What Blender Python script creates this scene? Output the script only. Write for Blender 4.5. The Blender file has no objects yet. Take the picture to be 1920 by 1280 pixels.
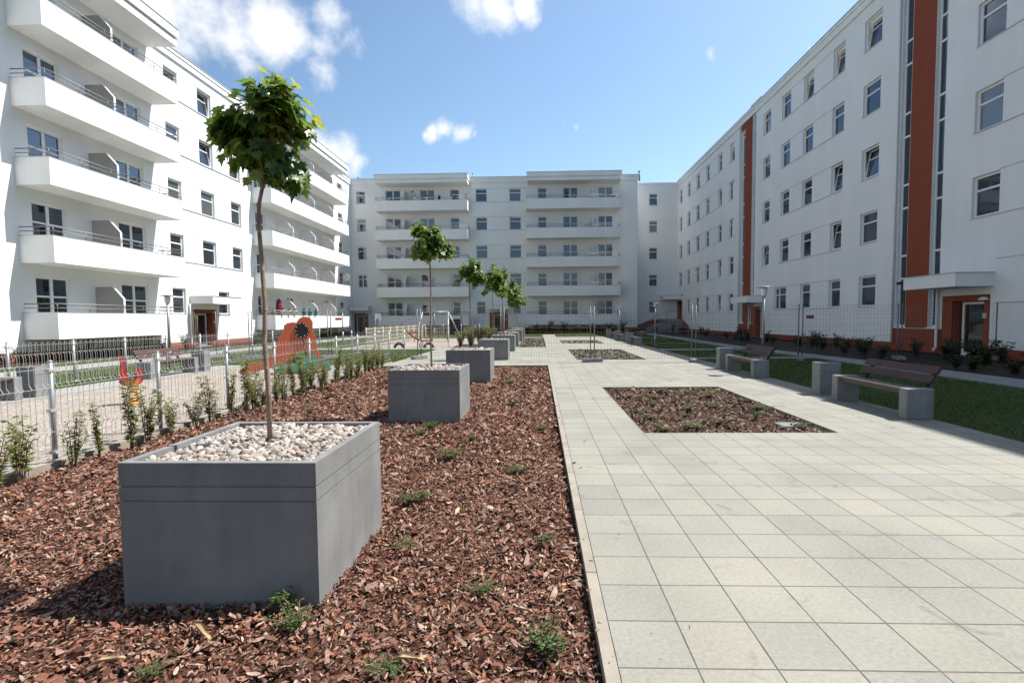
import bpy, math, random
import numpy as np
from mathutils import Matrix, Vector
R_ = random.Random(7)
NP = np.random.default_rng(11)
PI = math.pi
scene = bpy.context.scene
COL = scene.collection
ORD = ['first', 'second', 'third', 'fourth', 'fifth', 'sixth', 'seventh', 'eighth', 'ninth', 'tenth']

# ------------------------------------------------------------------ materials
def mat(name, color, rough=0.7, metal=0.0, spec=0.4, noise=None, bump=None, speck=None):
    """procedural principled material; noise=(scale, amount), bump=(scale, strength)"""
    m = bpy.data.materials.new(name); m.use_nodes = True
    nt = m.node_tree; b = nt.nodes['Principled BSDF']
    b.inputs['Base Color'].default_value = (*color, 1)
    b.inputs['Roughness'].default_value = rough
    b.inputs['Metallic'].default_value = metal
    b.inputs['Specular IOR Level'].default_value = spec
    tc = nt.nodes.new('ShaderNodeTexCoord')
    if noise:
        n = nt.nodes.new('ShaderNodeTexNoise'); n.inputs['Scale'].default_value = noise[0]
        n.inputs['Detail'].default_value = 6
        nt.links.new(tc.outputs['Object'], n.inputs['Vector'])
        r = nt.nodes.new('ShaderNodeValToRGB')
        a = noise[1]
        r.color_ramp.elements[0].position = 0.3; r.color_ramp.elements[1].position = 0.7
        r.color_ramp.elements[0].color = (*[c * (1 - a) for c in color], 1)
        r.color_ramp.elements[1].color = (*[min(1, c * (1 + a)) for c in color], 1)
        nt.links.new(n.outputs['Fac'], r.inputs['Fac'])
        nt.links.new(r.outputs['Color'], b.inputs['Base Color'])
    if bump:
        n2 = nt.nodes.new('ShaderNodeTexNoise'); n2.inputs['Scale'].default_value = bump[0]
        n2.inputs['Detail'].default_value = 4
        nt.links.new(tc.outputs['Object'], n2.inputs['Vector'])
        bp = nt.nodes.new('ShaderNodeBump'); bp.inputs['Strength'].default_value = bump[1]
        bp.inputs['Distance'].default_value = 0.01
        nt.links.new(n2.outputs['Fac'], bp.inputs['Height'])
        nt.links.new(bp.outputs['Normal'], b.inputs['Normal'])
    return m

def ramp(nt, stops, interp='LINEAR'):
    r = nt.nodes.new('ShaderNodeValToRGB'); r.color_ramp.interpolation = interp
    el = r.color_ramp.elements
    while len(el) < len(stops): el.new(0.5)
    for e, (p, c) in zip(el, stops):
        e.position = p; e.color = (*c, 1)
    return r

def island_mat(name, stops, rough=0.8, translucent=0.0, spec=0.3, noise=None):
    """colour picked per loose piece (chip, pebble, leaf, blade)"""
    m = bpy.data.materials.new(name); m.use_nodes = True
    nt = m.node_tree; b = nt.nodes['Principled BSDF']
    g = nt.nodes.new('ShaderNodeNewGeometry')
    r = ramp(nt, stops)
    nt.links.new(g.outputs['Random Per Island'], r.inputs['Fac'])
    col = r.outputs['Color']
    if noise:
        tc = nt.nodes.new('ShaderNodeTexCoord')
        n = nt.nodes.new('ShaderNodeTexNoise'); n.inputs['Scale'].default_value = noise[0]; n.inputs['Detail'].default_value = 5
        nt.links.new(tc.outputs['Object'], n.inputs['Vector'])
        mr = nt.nodes.new('ShaderNodeMapRange'); mr.inputs['From Min'].default_value = .3; mr.inputs['From Max'].default_value = .7
        mr.inputs['To Min'].default_value = 1 - noise[1]; mr.inputs['To Max'].default_value = 1 + noise[1]
        nt.links.new(n.outputs['Fac'], mr.inputs['Value'])
        mx = nt.nodes.new('ShaderNodeVectorMath'); mx.operation = 'SCALE'
        nt.links.new(col, mx.inputs[0]); nt.links.new(mr.outputs['Result'], mx.inputs['Scale'])
        col = mx.outputs['Vector']
    nt.links.new(col, b.inputs['Base Color'])
    b.inputs['Roughness'].default_value = rough
    b.inputs['Specular IOR Level'].default_value = spec
    if translucent:
        t = nt.nodes.new('ShaderNodeBsdfTranslucent')
        hs = nt.nodes.new('ShaderNodeHueSaturation'); hs.inputs['Value'].default_value = 2.3; hs.inputs['Hue'].default_value = .475
        nt.links.new(col, hs.inputs['Color']); nt.links.new(hs.outputs['Color'], t.inputs['Color'])
        mix = nt.nodes.new('ShaderNodeMixShader'); mix.inputs['Fac'].default_value = translucent
        nt.links.new(b.outputs['BSDF'], mix.inputs[1]); nt.links.new(t.outputs['BSDF'], mix.inputs[2])
        nt.links.new(mix.outputs['Shader'], nt.nodes['Material Output'].inputs['Surface'])
    return m

def plaster(name, c):
    """painted render: fine grain and faint large stains"""
    m = mat(name, c, 0.9, spec=0.2, noise=(0.35, 0.03), bump=(60, 0.12))
    return m

def glass_mat():
    m = bpy.data.materials.new('window_glass'); m.use_nodes = True
    nt = m.node_tree; nt.nodes.remove(nt.nodes['Principled BSDF'])
    out = nt.nodes['Material Output']
    oi = nt.nodes.new('ShaderNodeObjectInfo')
    r = ramp(nt, [(0, (.02, .023, .026)), (.45, (.03, .034, .036)), (.62, (.05, .055, .055)), (.8, (.10, .11, .11)), (.93, (.2, .21, .21))], 'CONSTANT')
    nt.links.new(oi.outputs['Random'], r.inputs['Fac'])
    tc = nt.nodes.new('ShaderNodeTexCoord')
    w = nt.nodes.new('ShaderNodeTexWave'); w.inputs['Scale'].default_value = 4; w.inputs['Distortion'].default_value = 2.5; w.bands_direction = 'X'
    nt.links.new(tc.outputs['Object'], w.inputs['Vector'])
    mr = nt.nodes.new('ShaderNodeMapRange'); mr.inputs['To Min'].default_value = .6; mr.inputs['To Max'].default_value = 1.15
    nt.links.new(w.outputs['Fac'], mr.inputs['Value'])
    sc = nt.nodes.new('ShaderNodeVectorMath'); sc.operation = 'SCALE'
    nt.links.new(r.outputs['Color'], sc.inputs[0]); nt.links.new(mr.outputs['Result'], sc.inputs['Scale'])
    d = nt.nodes.new('ShaderNodeBsdfDiffuse'); nt.links.new(sc.outputs['Vector'], d.inputs['Color'])
    g = nt.nodes.new('ShaderNodeBsdfGlossy'); g.inputs['Roughness'].default_value = .01; g.inputs['Color'].default_value = (.72, .8, .95, 1)
    n = nt.nodes.new('ShaderNodeTexNoise'); n.inputs['Scale'].default_value = 1.3
    nt.links.new(tc.outputs['Object'], n.inputs['Vector'])
    bp = nt.nodes.new('ShaderNodeBump'); bp.inputs['Strength'].default_value = .06; bp.inputs['Distance'].default_value = .02
    nt.links.new(n.outputs['Fac'], bp.inputs['Height']); nt.links.new(bp.outputs['Normal'], g.inputs['Normal'])
    f = nt.nodes.new('ShaderNodeFresnel'); f.inputs['IOR'].default_value = 2.3
    mix = nt.nodes.new('ShaderNodeMixShader')
    nt.links.new(f.outputs['Fac'], mix.inputs['Fac']); nt.links.new(d.outputs['BSDF'], mix.inputs[1]); nt.links.new(g.outputs['BSDF'], mix.inputs[2])
    nt.links.new(mix.outputs['Shader'], out.inputs['Surface'])
    return m

def tile_mat():
    """35 cm concrete slabs: joints, per-slab tone, stains"""
    m = bpy.data.materials.new('concrete_slabs'); m.use_nodes = True
    nt = m.node_tree; b = nt.nodes['Principled BSDF']; L = nt.links
    N = nt.nodes.new
    tc = N('ShaderNodeTexCoord')
    mp = N('ShaderNodeVectorMath'); mp.operation = 'SUBTRACT'; mp.inputs[1].default_value = (.3376, 2.1763, 0)
    L.new(tc.outputs['Object'], mp.inputs[0])
    sc = N('ShaderNodeVectorMath'); sc.operation = 'SCALE'; sc.inputs['Scale'].default_value = 1 / .35
    L.new(mp.outputs['Vector'], sc.inputs[0])
    fl = N('ShaderNodeVectorMath'); fl.operation = 'FLOOR'; L.new(sc.outputs['Vector'], fl.inputs[0])
    fr = N('ShaderNodeVectorMath'); fr.operation = 'FRACTION'; L.new(sc.outputs['Vector'], fr.inputs[0])
    ce = N('ShaderNodeVectorMath'); ce.operation = 'SUBTRACT'; ce.inputs[1].default_value = (.5, .5, 0); L.new(fr.outputs['Vector'], ce.inputs[0])
    ab = N('ShaderNodeVectorMath'); ab.operation = 'ABSOLUTE'; L.new(ce.outputs['Vector'], ab.inputs[0])
    sx = N('ShaderNodeSeparateXYZ'); L.new(ab.outputs['Vector'], sx.inputs[0])
    mx = N('ShaderNodeMath'); mx.operation = 'MAXIMUM'; L.new(sx.outputs['X'], mx.inputs[0]); L.new(sx.outputs['Y'], mx.inputs[1])
    wob = N('ShaderNodeTexNoise'); wob.inputs['Scale'].default_value = 9; wob.inputs['Detail'].default_value = 4; L.new(tc.outputs['Object'], wob.inputs['Vector'])
    wa = N('ShaderNodeMath'); wa.operation = 'MULTIPLY_ADD'; wa.inputs[1].default_value = .012; wa.inputs[2].default_value = -.006; L.new(wob.outputs['Fac'], wa.inputs[0])
    mx2 = N('ShaderNodeMath'); mx2.operation = 'ADD'; L.new(mx.outputs[0], mx2.inputs[0]); L.new(wa.outputs[0], mx2.inputs[1])
    jt = N('ShaderNodeMapRange'); jt.inputs['From Min'].default_value = .485; jt.inputs['From Max'].default_value = .494; L.new(mx2.outputs[0], jt.inputs['Value'])
    wn = N('ShaderNodeTexWhiteNoise'); wn.noise_dimensions = '2D'; L.new(fl.outputs['Vector'], wn.inputs['Vector'])
    tone = ramp(nt, [(0, (.228, .223, .195)), (.35, (.250, .245, .211)), (.6, (.260, .253, .214)), (.8, (.244, .243, .217)), (1, (.268, .256, .214))])
    L.new(wn.outputs['Value'], tone.inputs['Fac'])
    n1 = N('ShaderNodeTexNoise'); n1.inputs['Scale'].default_value = 1.1; n1.inputs['Detail'].default_value = 7; L.new(tc.outputs['Object'], n1.inputs['Vector'])
    n2 = N('ShaderNodeTexNoise'); n2.inputs['Scale'].default_value = 45; n2.inputs['Detail'].default_value = 5; L.new(tc.outputs['Object'], n2.inputs['Vector'])
    ad = N('ShaderNodeMath'); ad.operation = 'ADD'; L.new(n1.outputs['Fac'], ad.inputs[0]); L.new(n2.outputs['Fac'], ad.inputs[1])
    mr = N('ShaderNodeMapRange'); mr.inputs['From Min'].default_value = .65; mr.inputs['From Max'].default_value = 1.35; mr.inputs['To Min'].default_value = .78; mr.inputs['To Max'].default_value = 1.16
    L.new(ad.outputs[0], mr.inputs['Value'])
    # a few dark blotches
    st = N('ShaderNodeTexNoise'); st.inputs['Scale'].default_value = 2.7; st.inputs['Detail'].default_value = 6; st.inputs['Distortion'].default_value = 1.2; L.new(tc.outputs['Object'], st.inputs['Vector'])
    sr = N('ShaderNodeMapRange'); sr.inputs['From Min'].default_value = .62; sr.inputs['From Max'].default_value = .72; sr.inputs['To Min'].default_value = 1; sr.inputs['To Max'].default_value = .72; L.new(st.outputs['Fac'], sr.inputs['Value'])
    ml = N('ShaderNodeMath'); ml.operation = 'MULTIPLY'; L.new(mr.outputs['Result'], ml.inputs[0]); L.new(sr.outputs['Result'], ml.inputs[1])
    s2 = N('ShaderNodeVectorMath'); s2.operation = 'SCALE'; L.new(tone.outputs['Color'], s2.inputs[0]); L.new(ml.outputs[0], s2.inputs['Scale'])
    mixc = N('ShaderNodeMix'); mixc.data_type = 'RGBA'; mixc.inputs['B'].default_value = (.085, .08, .066, 1)
    L.new(jt.outputs['Result'], mixc.inputs['Factor']); L.new(s2.outputs['Vector'], mixc.inputs['A'])
    L.new(mixc.outputs['Result'], b.inputs['Base Color'])
    b.inputs['Roughness'].default_value = .85; b.inputs['Specular IOR Level'].default_value = .3
    hb = N('ShaderNodeMath'); hb.operation = 'MULTIPLY_ADD'; hb.inputs[1].default_value = -1.0; L.new(jt.outputs['Result'], hb.inputs[0])
    h2 = N('ShaderNodeMath'); h2.operation = 'MULTIPLY'; h2.inputs[1].default_value = .25; L.new(n2.outputs['Fac'], h2.inputs[0]); L.new(h2.outputs[0], hb.inputs[2])
    bp = N('ShaderNodeBump'); bp.inputs['Strength'].default_value = .5; bp.inputs['Distance'].default_value = .008
    L.new(hb.outputs[0], bp.inputs['Height']); L.new(bp.outputs['Normal'], b.inputs['Normal'])
    return m

def ground_mat(name, stops, scale, bump=0.5, rough=.95):
    m = bpy.data.materials.new(name); m.use_nodes = True
    nt = m.node_tree; b = nt.nodes['Principled BSDF']; L = nt.links
    tc = nt.nodes.new('ShaderNodeTexCoord')
    v = nt.nodes.new('ShaderNodeTexVoronoi'); v.inputs['Scale'].default_value = scale
    L.new(tc.outputs['Object'], v.inputs['Vector'])
    sx = nt.nodes.new('ShaderNodeSeparateColor'); L.new(v.outputs['Color'], sx.inputs[0])
    n = nt.nodes.new('ShaderNodeTexNoise'); n.inputs['Scale'].default_value = scale / 30; n.inputs['Detail'].default_value = 5
    L.new(tc.outputs['Object'], n.inputs['Vector'])
    ad = nt.nodes.new('ShaderNodeMath'); ad.operation = 'MULTIPLY_ADD'; ad.inputs[1].default_value = .7; L.new(sx.outputs[0], ad.inputs[0])
    s = nt.nodes.new('ShaderNodeMath'); s.operation = 'MULTIPLY'; s.inputs[1].default_value = .35; L.new(n.outputs['Fac'], s.inputs[0]); L.new(s.outputs[0], ad.inputs[2])
    r = ramp(nt, stops); L.new(ad.outputs[0], r.inputs['Fac']); L.new(r.outputs['Color'], b.inputs['Base Color'])
    bp = nt.nodes.new('ShaderNodeBump'); bp.inputs['Strength'].default_value = bump; bp.inputs['Distance'].default_value = .015
    L.new(v.outputs['Distance'], bp.inputs['Height']); bp.invert = True; L.new(bp.outputs['Normal'], b.inputs['Normal'])
    b.inputs['Roughness'].default_value = rough; b.inputs['Specular IOR Level'].default_value = .2
    return m

M = {}
M['white'] = plaster('white_render', (.80, .80, .79))
M['offwhite'] = plaster('pale_grey_render', (.79, .795, .795))
M['soffit'] = plaster('soffit_render', (.74, .72, .68))
M['red'] = mat('red_brown_render', (.25, .066, .037), .9, spec=.2, noise=(1.5, .08), bump=(60, .15))
M['grey_panel'] = mat('grey_divider', (.30, .29, .275), .8, noise=(2, .05))
M['pale_panel'] = mat('pale_divider', (.62, .62, .60), .8, noise=(2, .05))
M['frame'] = mat('white_window_plastic', (.78, .78, .77), .35, spec=.5)
M['sill'] = mat('sheet_metal_sill', (.50, .51, .52), .5, metal=.3)
M['line'] = mat('grey_drip_profile', (.42, .43, .44), .7)
M['cap'] = mat('zinc_flashing', (.45, .46, .47), .45, metal=.6)
M['rail'] = mat('steel_railing', (.17, .175, .18), .45, metal=.4)
M['glass'] = glass_mat()
M['door_glass'] = mat('dark_door_glass', (.02, .025, .027), .05, spec=.8)
M['reddoor'] = mat('red_door', (.30, .03, .03), .5)
M['white_pipe'] = mat('white_pipe', (.72, .72, .71), .4)
M['slabs'] = tile_mat()
M['kerb'] = mat('kerb_concrete', (.27, .245, .205), .9, noise=(4, .16), bump=(90, .3))
M['path'] = mat('path_concrete', (.26, .26, .245), .9, noise=(3, .12), bump=(60, .3))
def weather(m, streak=.06, pin=None, scale=(3, 3, .12)):
    """multiply the base colour by vertical streaks (and pin holes) that belong to the surface"""
    nt = m.node_tree; b = nt.nodes['Principled BSDF']; L = nt.links; N = nt.nodes.new
    src = b.inputs['Base Color'].links[0].from_socket
    tc = N('ShaderNodeTexCoord'); mp = N('ShaderNodeMapping'); mp.inputs['Scale'].default_value = scale; L.new(tc.outputs['Object'], mp.inputs['Vector'])
    n = N('ShaderNodeTexNoise'); n.inputs['Scale'].default_value = 1.6; n.inputs['Detail'].default_value = 7; n.inputs['Roughness'].default_value = .65; L.new(mp.outputs['Vector'], n.inputs['Vector'])
    mr = N('ShaderNodeMapRange'); mr.inputs['From Min'].default_value = .35; mr.inputs['From Max'].default_value = .68; mr.inputs['To Min'].default_value = 1 - streak*1.4; mr.inputs['To Max'].default_value = 1 + streak*.6; L.new(n.outputs['Fac'], mr.inputs['Value'])
    fac = mr.outputs['Result']
    if pin:
        v = N('ShaderNodeTexVoronoi'); v.inputs['Scale'].default_value = pin; L.new(tc.outputs['Object'], v.inputs['Vector'])
        pr = N('ShaderNodeMapRange'); pr.inputs['From Min'].default_value = .025; pr.inputs['From Max'].default_value = .05; pr.inputs['To Min'].default_value = .45; L.new(v.outputs['Distance'], pr.inputs['Value'])
        mu = N('ShaderNodeMath'); mu.operation = 'MULTIPLY'; L.new(fac, mu.inputs[0]); L.new(pr.outputs['Result'], mu.inputs[1]); fac = mu.outputs[0]
    sc = N('ShaderNodeVectorMath'); sc.operation = 'SCALE'; L.new(src, sc.inputs[0]); L.new(fac, sc.inputs['Scale']); L.new(sc.outputs['Vector'], b.inputs['Base Color'])
    return m
M['planter'] = mat('grey_cast_concrete', (.202, .205, .206), .8, spec=.3, noise=(2.2, .16), bump=(55, .2))
M['block'] = mat('pale_cast_concrete', (.22, .225, .23), .85, noise=(4, .1), bump=(60, .25))
M['wood'] = mat('dark_brown_plank', (.06, .03, .024), .6, noise=(6, .25))
M['seatwood'] = mat('weathered_plank', (.075, .055, .047), .5, noise=(6, .2))
M['darksteel'] = mat('dark_steel', (.05, .052, .055), .5, metal=.6)
M['galv'] = mat('galvanised_steel', (.30, .31, .32), .45, metal=.5, noise=(8, .1))
M['fence'] = mat('pale_fence_wire', (.46, .455, .44), .45, metal=.25)
M['cream'] = mat('cream_fence', (.62, .58, .47), .6)
M['mesh'] = mat('mobile_fence_steel', (.15, .155, .16), .55, metal=.3)
M['soil'] = ground_mat('dark_soil', [(0, (.018, .013, .010)), (.6, (.045, .032, .024)), (1, (.09, .065, .05))], 26)
M['mulch_base'] = ground_mat('mulch_bed', [(0, (.02, .009, .006)), (.5, (.055, .025, .015)), (.8, (.10, .05, .03)), (1, (.18, .11, .075))], 34, 1)
weather(M['planter'], .14, 9, (2, 2, .5)); weather(M['block'], .14, 14, (4, 4, .6)); weather(M['white'], .028, None, (.55, .55, .07)); weather(M['offwhite'], .035, None, (.55, .55, .07))
M['chips'] = island_mat('bark_chip', [(0, (.045, .020, .013)), (.2, (.12, .050, .032)), (.42, (.19, .083, .055)), (.55, (.26, .10, .055)), (.62, (.21, .11, .08)), (.82, (.26, .165, .127)), (.95, (.33, .24, .19)), (1, (.43, .32, .2))], .82, noise=(60, .35))
M['chips2'] = island_mat('old_bark_chip', [(0, (.035, .022, .015)), (.4, (.105, .062, .043)), (.7, (.16, .105, .078)), (1, (.27, .215, .17))], .85, noise=(60, .3))
M['chips3'] = island_mat('grey_bark_chip', [(0, (.04, .04, .03)), (.4, (.12, .12, .085)), (.7, (.19, .185, .135)), (1, (.28, .265, .2))], .85)
M['pebble'] = island_mat('river_pebble', [(0, (.15, .13, .115)), (.2, (.27, .23, .20)), (.42, (.38, .335, .29)), (.55, (.31, .22, .18)), (.68, (.27, .265, .255)), (.85, (.40, .36, .315)), (1, (.48, .445, .40))], .7, noise=(35, .16))
M['gravel'] = ground_mat('playground_gravel', [(0, (.16, .125, .105)), (.4, (.26, .22, .19)), (.75, (.34, .305, .27)), (1, (.48, .45, .41))], 30, .9)
M['turf'] = ground_mat('turf', [(0, (.015, .026, .007)), (.5, (.042, .072, .016)), (1, (.09, .12, .036))], 60, .6)
M['grass'] = island_mat('grass_blade', [(0, (.022, .045, .009)), (.5, (.058, .10, .019)), (.85, (.10, .14, .036)), (1, (.20, .185, .085))], .6, .3)
M['leaf'] = island_mat('maple_leaf', [(0, (.028, .068, .014)), (.4, (.058, .122, .02)), (.75, (.105, .17, .028)), (1, (.17, .21, .04))], .38, .45, .45, noise=(40, .25))
M['shrub'] = island_mat('shrub_leaf', [(0, (.05, .07, .018)), (.5, (.11, .145, .032)), (.85, (.17, .19, .05)), (1, (.17, .10, .05))], .5, .4)
M['weed'] = island_mat('weed_leaf', [(0, (.03, .07, .015)), (.6, (.07, .125, .03)), (1, (.13, .16, .06))], .55, .3)
M['bush'] = island_mat('feathery_leaf', [(0, (.06, .085, .02)), (.5, (.12, .15, .035)), (1, (.20, .20, .07))], .5, .35)
M['darkshrub'] = island_mat('evergreen_leaf', [(0, (.014, .026, .009)), (.6, (.03, .052, .015)), (1, (.07, .09, .03))], .5, .2)
M['bark'] = mat('young_bark', (.24, .175, .13), .8, noise=(22, .35), bump=(70, .6))
M['twig'] = mat('twig', (.13, .085, .055), .8, noise=(30, .2))
M['orange'] = mat('orange_board', (.50, .115, .045), .5, noise=(3, .08))
M['green'] = mat('green_board', (.055, .30, .18), .5, noise=(3, .06))
M['blackp'] = mat('black_board', (.012, .012, .014), .6)
M['redp'] = mat('red_board', (.48, .035, .025), .45)
M['yellowp'] = mat('yellow_spring', (.62, .27, .02), .45)
M['orangep'] = mat('amber_board', (.60, .20, .02), .45)
M['bluep'] = mat('blue_plastic', (.03, .06, .22), .45)
M['cyan'] = mat('turquoise_pot', (.02, .24, .33), .4)
M['whitep'] = mat('white_pot', (.75, .75, .73), .4)
M['rubber'] = mat('tyre_rubber', (.015, .015, .016), .8)
M['maroon'] = mat('maroon_sign', (.16, .012, .035), .4)
M['pinkwhite'] = mat('white_sign', (.78, .76, .76), .4)
M['lampglass'] = mat('frosted_lamp', (.62, .63, .64), .25)

# ------------------------------------------------------------------ mesh helpers
class MB:
    def __init__(s): s.v = []; s.f = []; s.smooth = []
    def add(s, vs, fs, smooth=False):
        o = len(s.v); s.v += [tuple(p) for p in vs]
        for f in fs: s.f.append(tuple(i + o for i in f)); s.smooth.append(smooth)
        return s
    def box(s, x0, x1, y0, y1, z0, z1):
        return s.add([(x0,y0,z0),(x1,y0,z0),(x1,y1,z0),(x0,y1,z0),(x0,y0,z1),(x1,y0,z1),(x1,y1,z1),(x0,y1,z1)],
                     [(0,3,2,1),(4,5,6,7),(0,1,5,4),(1,2,6,5),(2,3,7,6),(3,0,4,7)])
    def quad(s, a, b, c, d): return s.add([a, b, c, d], [(0, 1, 2, 3)])
    def tube(s, pts, r, n=6, cap=True):
        pts = [Vector(p) for p in pts]; rs = r if isinstance(r, (list, tuple)) else [r] * len(pts)
        ring = []; prev = None
        for i, p in enumerate(pts):
            a = pts[max(i - 1, 0)]; b = pts[min(i + 1, len(pts) - 1)]
            t = (b - a).normalized()
            if prev is None:
                u = t.orthogonal().normalized()
            else:
                u = (prev - t * prev.dot(t)).normalized()
            prev = u; w = t.cross(u)
            ring.append([p + (u * math.cos(2*PI*k/n) + w * math.sin(2*PI*k/n)) * rs[i] for k in range(n)])
        vs = [q for rr in ring for q in rr]
        fs = []
        for i in range(len(pts) - 1):
            for k in range(n):
                k2 = (k + 1) % n
                fs.append((i*n+k, i*n+k2, (i+1)*n+k2, (i+1)*n+k))
        s.add(vs, fs, n > 4)
        if cap:
            o = len(s.v) - len(vs)
            s.f.append(tuple(o + k for k in reversed(range(n)))); s.smooth.append(False)
            s.f.append(tuple(o + (len(pts)-1)*n + k for k in range(n))); s.smooth.append(False)
        return s
    def lathe(s, prof, n=16, c=(0, 0, 0)):
        vs = []; fs = []
        for (r, z) in prof:
            for k in range(n):
                a = 2*PI*k/n; vs.append((c[0] + r*math.cos(a), c[1] + r*math.sin(a), c[2] + z))
        for i in range(len(prof)-1):
            for k in range(n):
                k2 = (k+1) % n; fs.append((i*n+k, i*n+k2, (i+1)*n+k2, (i+1)*n+k))
        fs.append(tuple(reversed(range(n)))); fs.append(tuple((len(prof)-1)*n+k for k in range(n)))
        return s.add(vs, fs, True)
    def plate(s, pts, fn, t0, t1):
        """polygon pts (a,b) extruded between t0 and t1; fn(a,b,t) -> xyz"""
        n = len(pts)
        vs = [fn(a, b, t0) for a, b in pts] + [fn(a, b, t1) for a, b in pts]
        fs = [tuple(range(n)), tuple(reversed(range(n, 2*n)))] + [(i, (i+1) % n + 0, (i+1) % n + n, i + n)[::-1] for i in range(n)]
        return s.add(vs, fs)
    def mesh(s, name):
        me = bpy.data.meshes.new(name); me.from_pydata(s.v, [], s.f); me.update()
        me.polygons.foreach_set('use_smooth', s.smooth)
        return me
    def build(s, name, m, parent=None, bevel=0):
        return link(name, s.mesh(name), m, parent, bevel)

def link(name, me, m=None, parent=None, bevel=0):
    if m is not None and not me.materials: me.materials.append(m)
    o = bpy.data.objects.new(name, me); COL.objects.link(o)
    if parent is not None: o.parent = parent
    if bevel:
        b = o.modifiers.new('bevel', 'BEVEL'); b.width = bevel; b.segments = 2; b.limit_method = 'ANGLE'
    return o

def np_obj(name, verts, faces, m, parent=None, smooth=False):
    verts = np.asarray(verts, dtype=np.float32).reshape(-1, 3); faces = np.asarray(faces, dtype=np.int32)
    k = faces.shape[1]
    me = bpy.data.meshes.new(name)
    me.vertices.add(len(verts)); me.vertices.foreach_set('co', verts.ravel())
    me.loops.add(faces.size); me.loops.foreach_set('vertex_index', faces.ravel())
    me.polygons.add(len(faces)); me.polygons.foreach_set('loop_start', np.arange(0, faces.size, k, dtype=np.int32))
    me.polygons.foreach_set('loop_total', np.full(len(faces), k, dtype=np.int32))
    if smooth: me.polygons.foreach_set('use_smooth', np.ones(len(faces), dtype=bool))
    me.update(calc_edges=True); me.validate()
    return link(name, me, m, parent)

def tag(o, label=None, cat=None, group=None, kind=None):
    if label: o['label'] = label
    if cat: o['category'] = cat
    if group: o['group'] = group
    if kind: o['kind'] = kind
    return o
def thing(name, label, cat, loc=(0, 0, 0), rz=0, group=None):
    o = bpy.data.objects.new(name, None); COL.objects.link(o)
    o.empty_display_size = .2
    o.location = loc; o.rotation_euler = (0, 0, rz)
    return tag(o, label, cat, group)
def copy_tree(o, loc, rz=0, label=None, scale=None):
    c = o.copy(); COL.objects.link(c); c.location = loc; c.rotation_euler = (0, 0, rz)
    if scale: c.scale = scale
    if label: c['label'] = label
    def rec(src, dst):
        for ch in list(src.children):
            d = ch.copy(); COL.objects.link(d); d.parent = dst
            rec(ch, d)
    rec(o, c)
    return c

# ------------------------------------------------------------------ setting: ground, paving, lawns
def sheet(name, rects, z, m, low=None, kind='structure', label=None, cat=None):
    b = MB()
    for (x0, x1, y0, y1) in rects:
        if low is None: b.quad((x0,y0,z),(x1,y0,z),(x1,y1,z),(x0,y1,z))
        else: b.box(x0, x1, y0, y1, low, z)
    o = b.build(name, m); tag(o, label, cat, None, kind); return o

sheet('ground', [(-260, 260, -120, 400)], -.14, M['soil'])
sheet('paved_path', [(.34, 1.40, -4, 42), (1.40, 3.97, -4, 6.77), (1.40, 3.97, 11.3, 18.75), (1.40, 3.97, 25.0, 31.0),
                     (1.40, 3.97, 35.5, 42), (3.97, 5.85, -4, 42), (-5.3, .34, 16.66, 27.2), (-2.5, -1.25, 27.2, 42), (-5.3, -2.5, 27.2, 27.6), (-4.9, -2.5, 31, 42),
                     (-1.25, .34, 40.3, 42), (.3, 1.4, 42, 48.4)], 0, M['slabs'], low=-.12)
kb = MB()
y = -4.0
while y < 16.5:
    kb.box(.272, .335, y + .004, min(y + 1.0, 16.6) - .004, -.12, .012); y += 1.0
x = -5.28
while x < .2:
    kb.box(x + .004, min(x + 1.0, .27) - .004, 16.60, 16.655, -.12, .008); x += 1.0
y = -3.0
while y < 17.5:
    kb.box(-5.40, -5.31, y + .004, y + .996, -.12, .03); y += 1.0
kb.build('kerb_strip', M['kerb']); tag(bpy.data.objects['kerb_strip'], kind='structure')
sheet('bench_paving', [(-11.28, -10.28, 2, 17.3)], .0, M['path'], low=-.12)
sheet('garden_path', [(-16.9, -15.3, -4, 50), (-13.5, -5.3, 26.15, 27.2), (5.86, 10.2, 24.0, 24.9), (5.86, 10.2, 19.0, 19.55)], .0, M['path'], low=-.12)
b = MB()
pts = [(10.25, -4), (10.25, 11), (10.3, 17), (10.1, 21.5), (9.6, 26), (9.9, 42), (10.0, 50), (11.1, 50), (10.9, 42), (10.6, 27.8), (10.9, 24), (11.3, 18.4), (11.5, 12.6), (11.5, -4)]
b.plate(pts, lambda a, c, t: (a, c, t), -.12, 0.0)
wp = b.build('pavement', M['path']); tag(wp, kind='structure')
sheet('gravel_play_area', [(-10.28, -5.40, -4, 17.3), (-11.0, -4.9, 27.6, 41)], -.02, M['gravel'])
sheet('lawn', [(-15.3, -11.28, -4, 26.1), (-11.28, -5.3, 17.3, 26.1), (-18.6, -16.9, -4, 50), (-15.3, -11.0, 27.2, 50), (-11.0, .3, 42, 50.3),
               (-11.0, -5.3, 41, 42), (1.4, 9.9, 42, 50.3), (5.85, 10.25, -4, 19.0), (5.85, 10.1, 19.55, 24.0), (5.85, 9.95, 24.9, 42)], -.03, M['turf'])
sheet('mulch_bed', [(-5.31, .272, -4, 16.6)], -.065, M['mulch_base'])
sheet('flower_bed', [(1.40, 3.97, 6.77, 11.3), (1.40, 3.97, 18.75, 25.0), (1.40, 3.97, 31.0, 35.5), (-1.25, .30, 27.2, 40.3)], -.055, M['mulch_base'])
sheet('planting_bed', [(11.0, 15.95, -4, 56), (-20.8, -18.6, -4, 56), (-18.6, 11.0, 50.3, 56.1), (-4.9, -2.5, 27.6, 31)], -.045, M['soil'])

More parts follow.
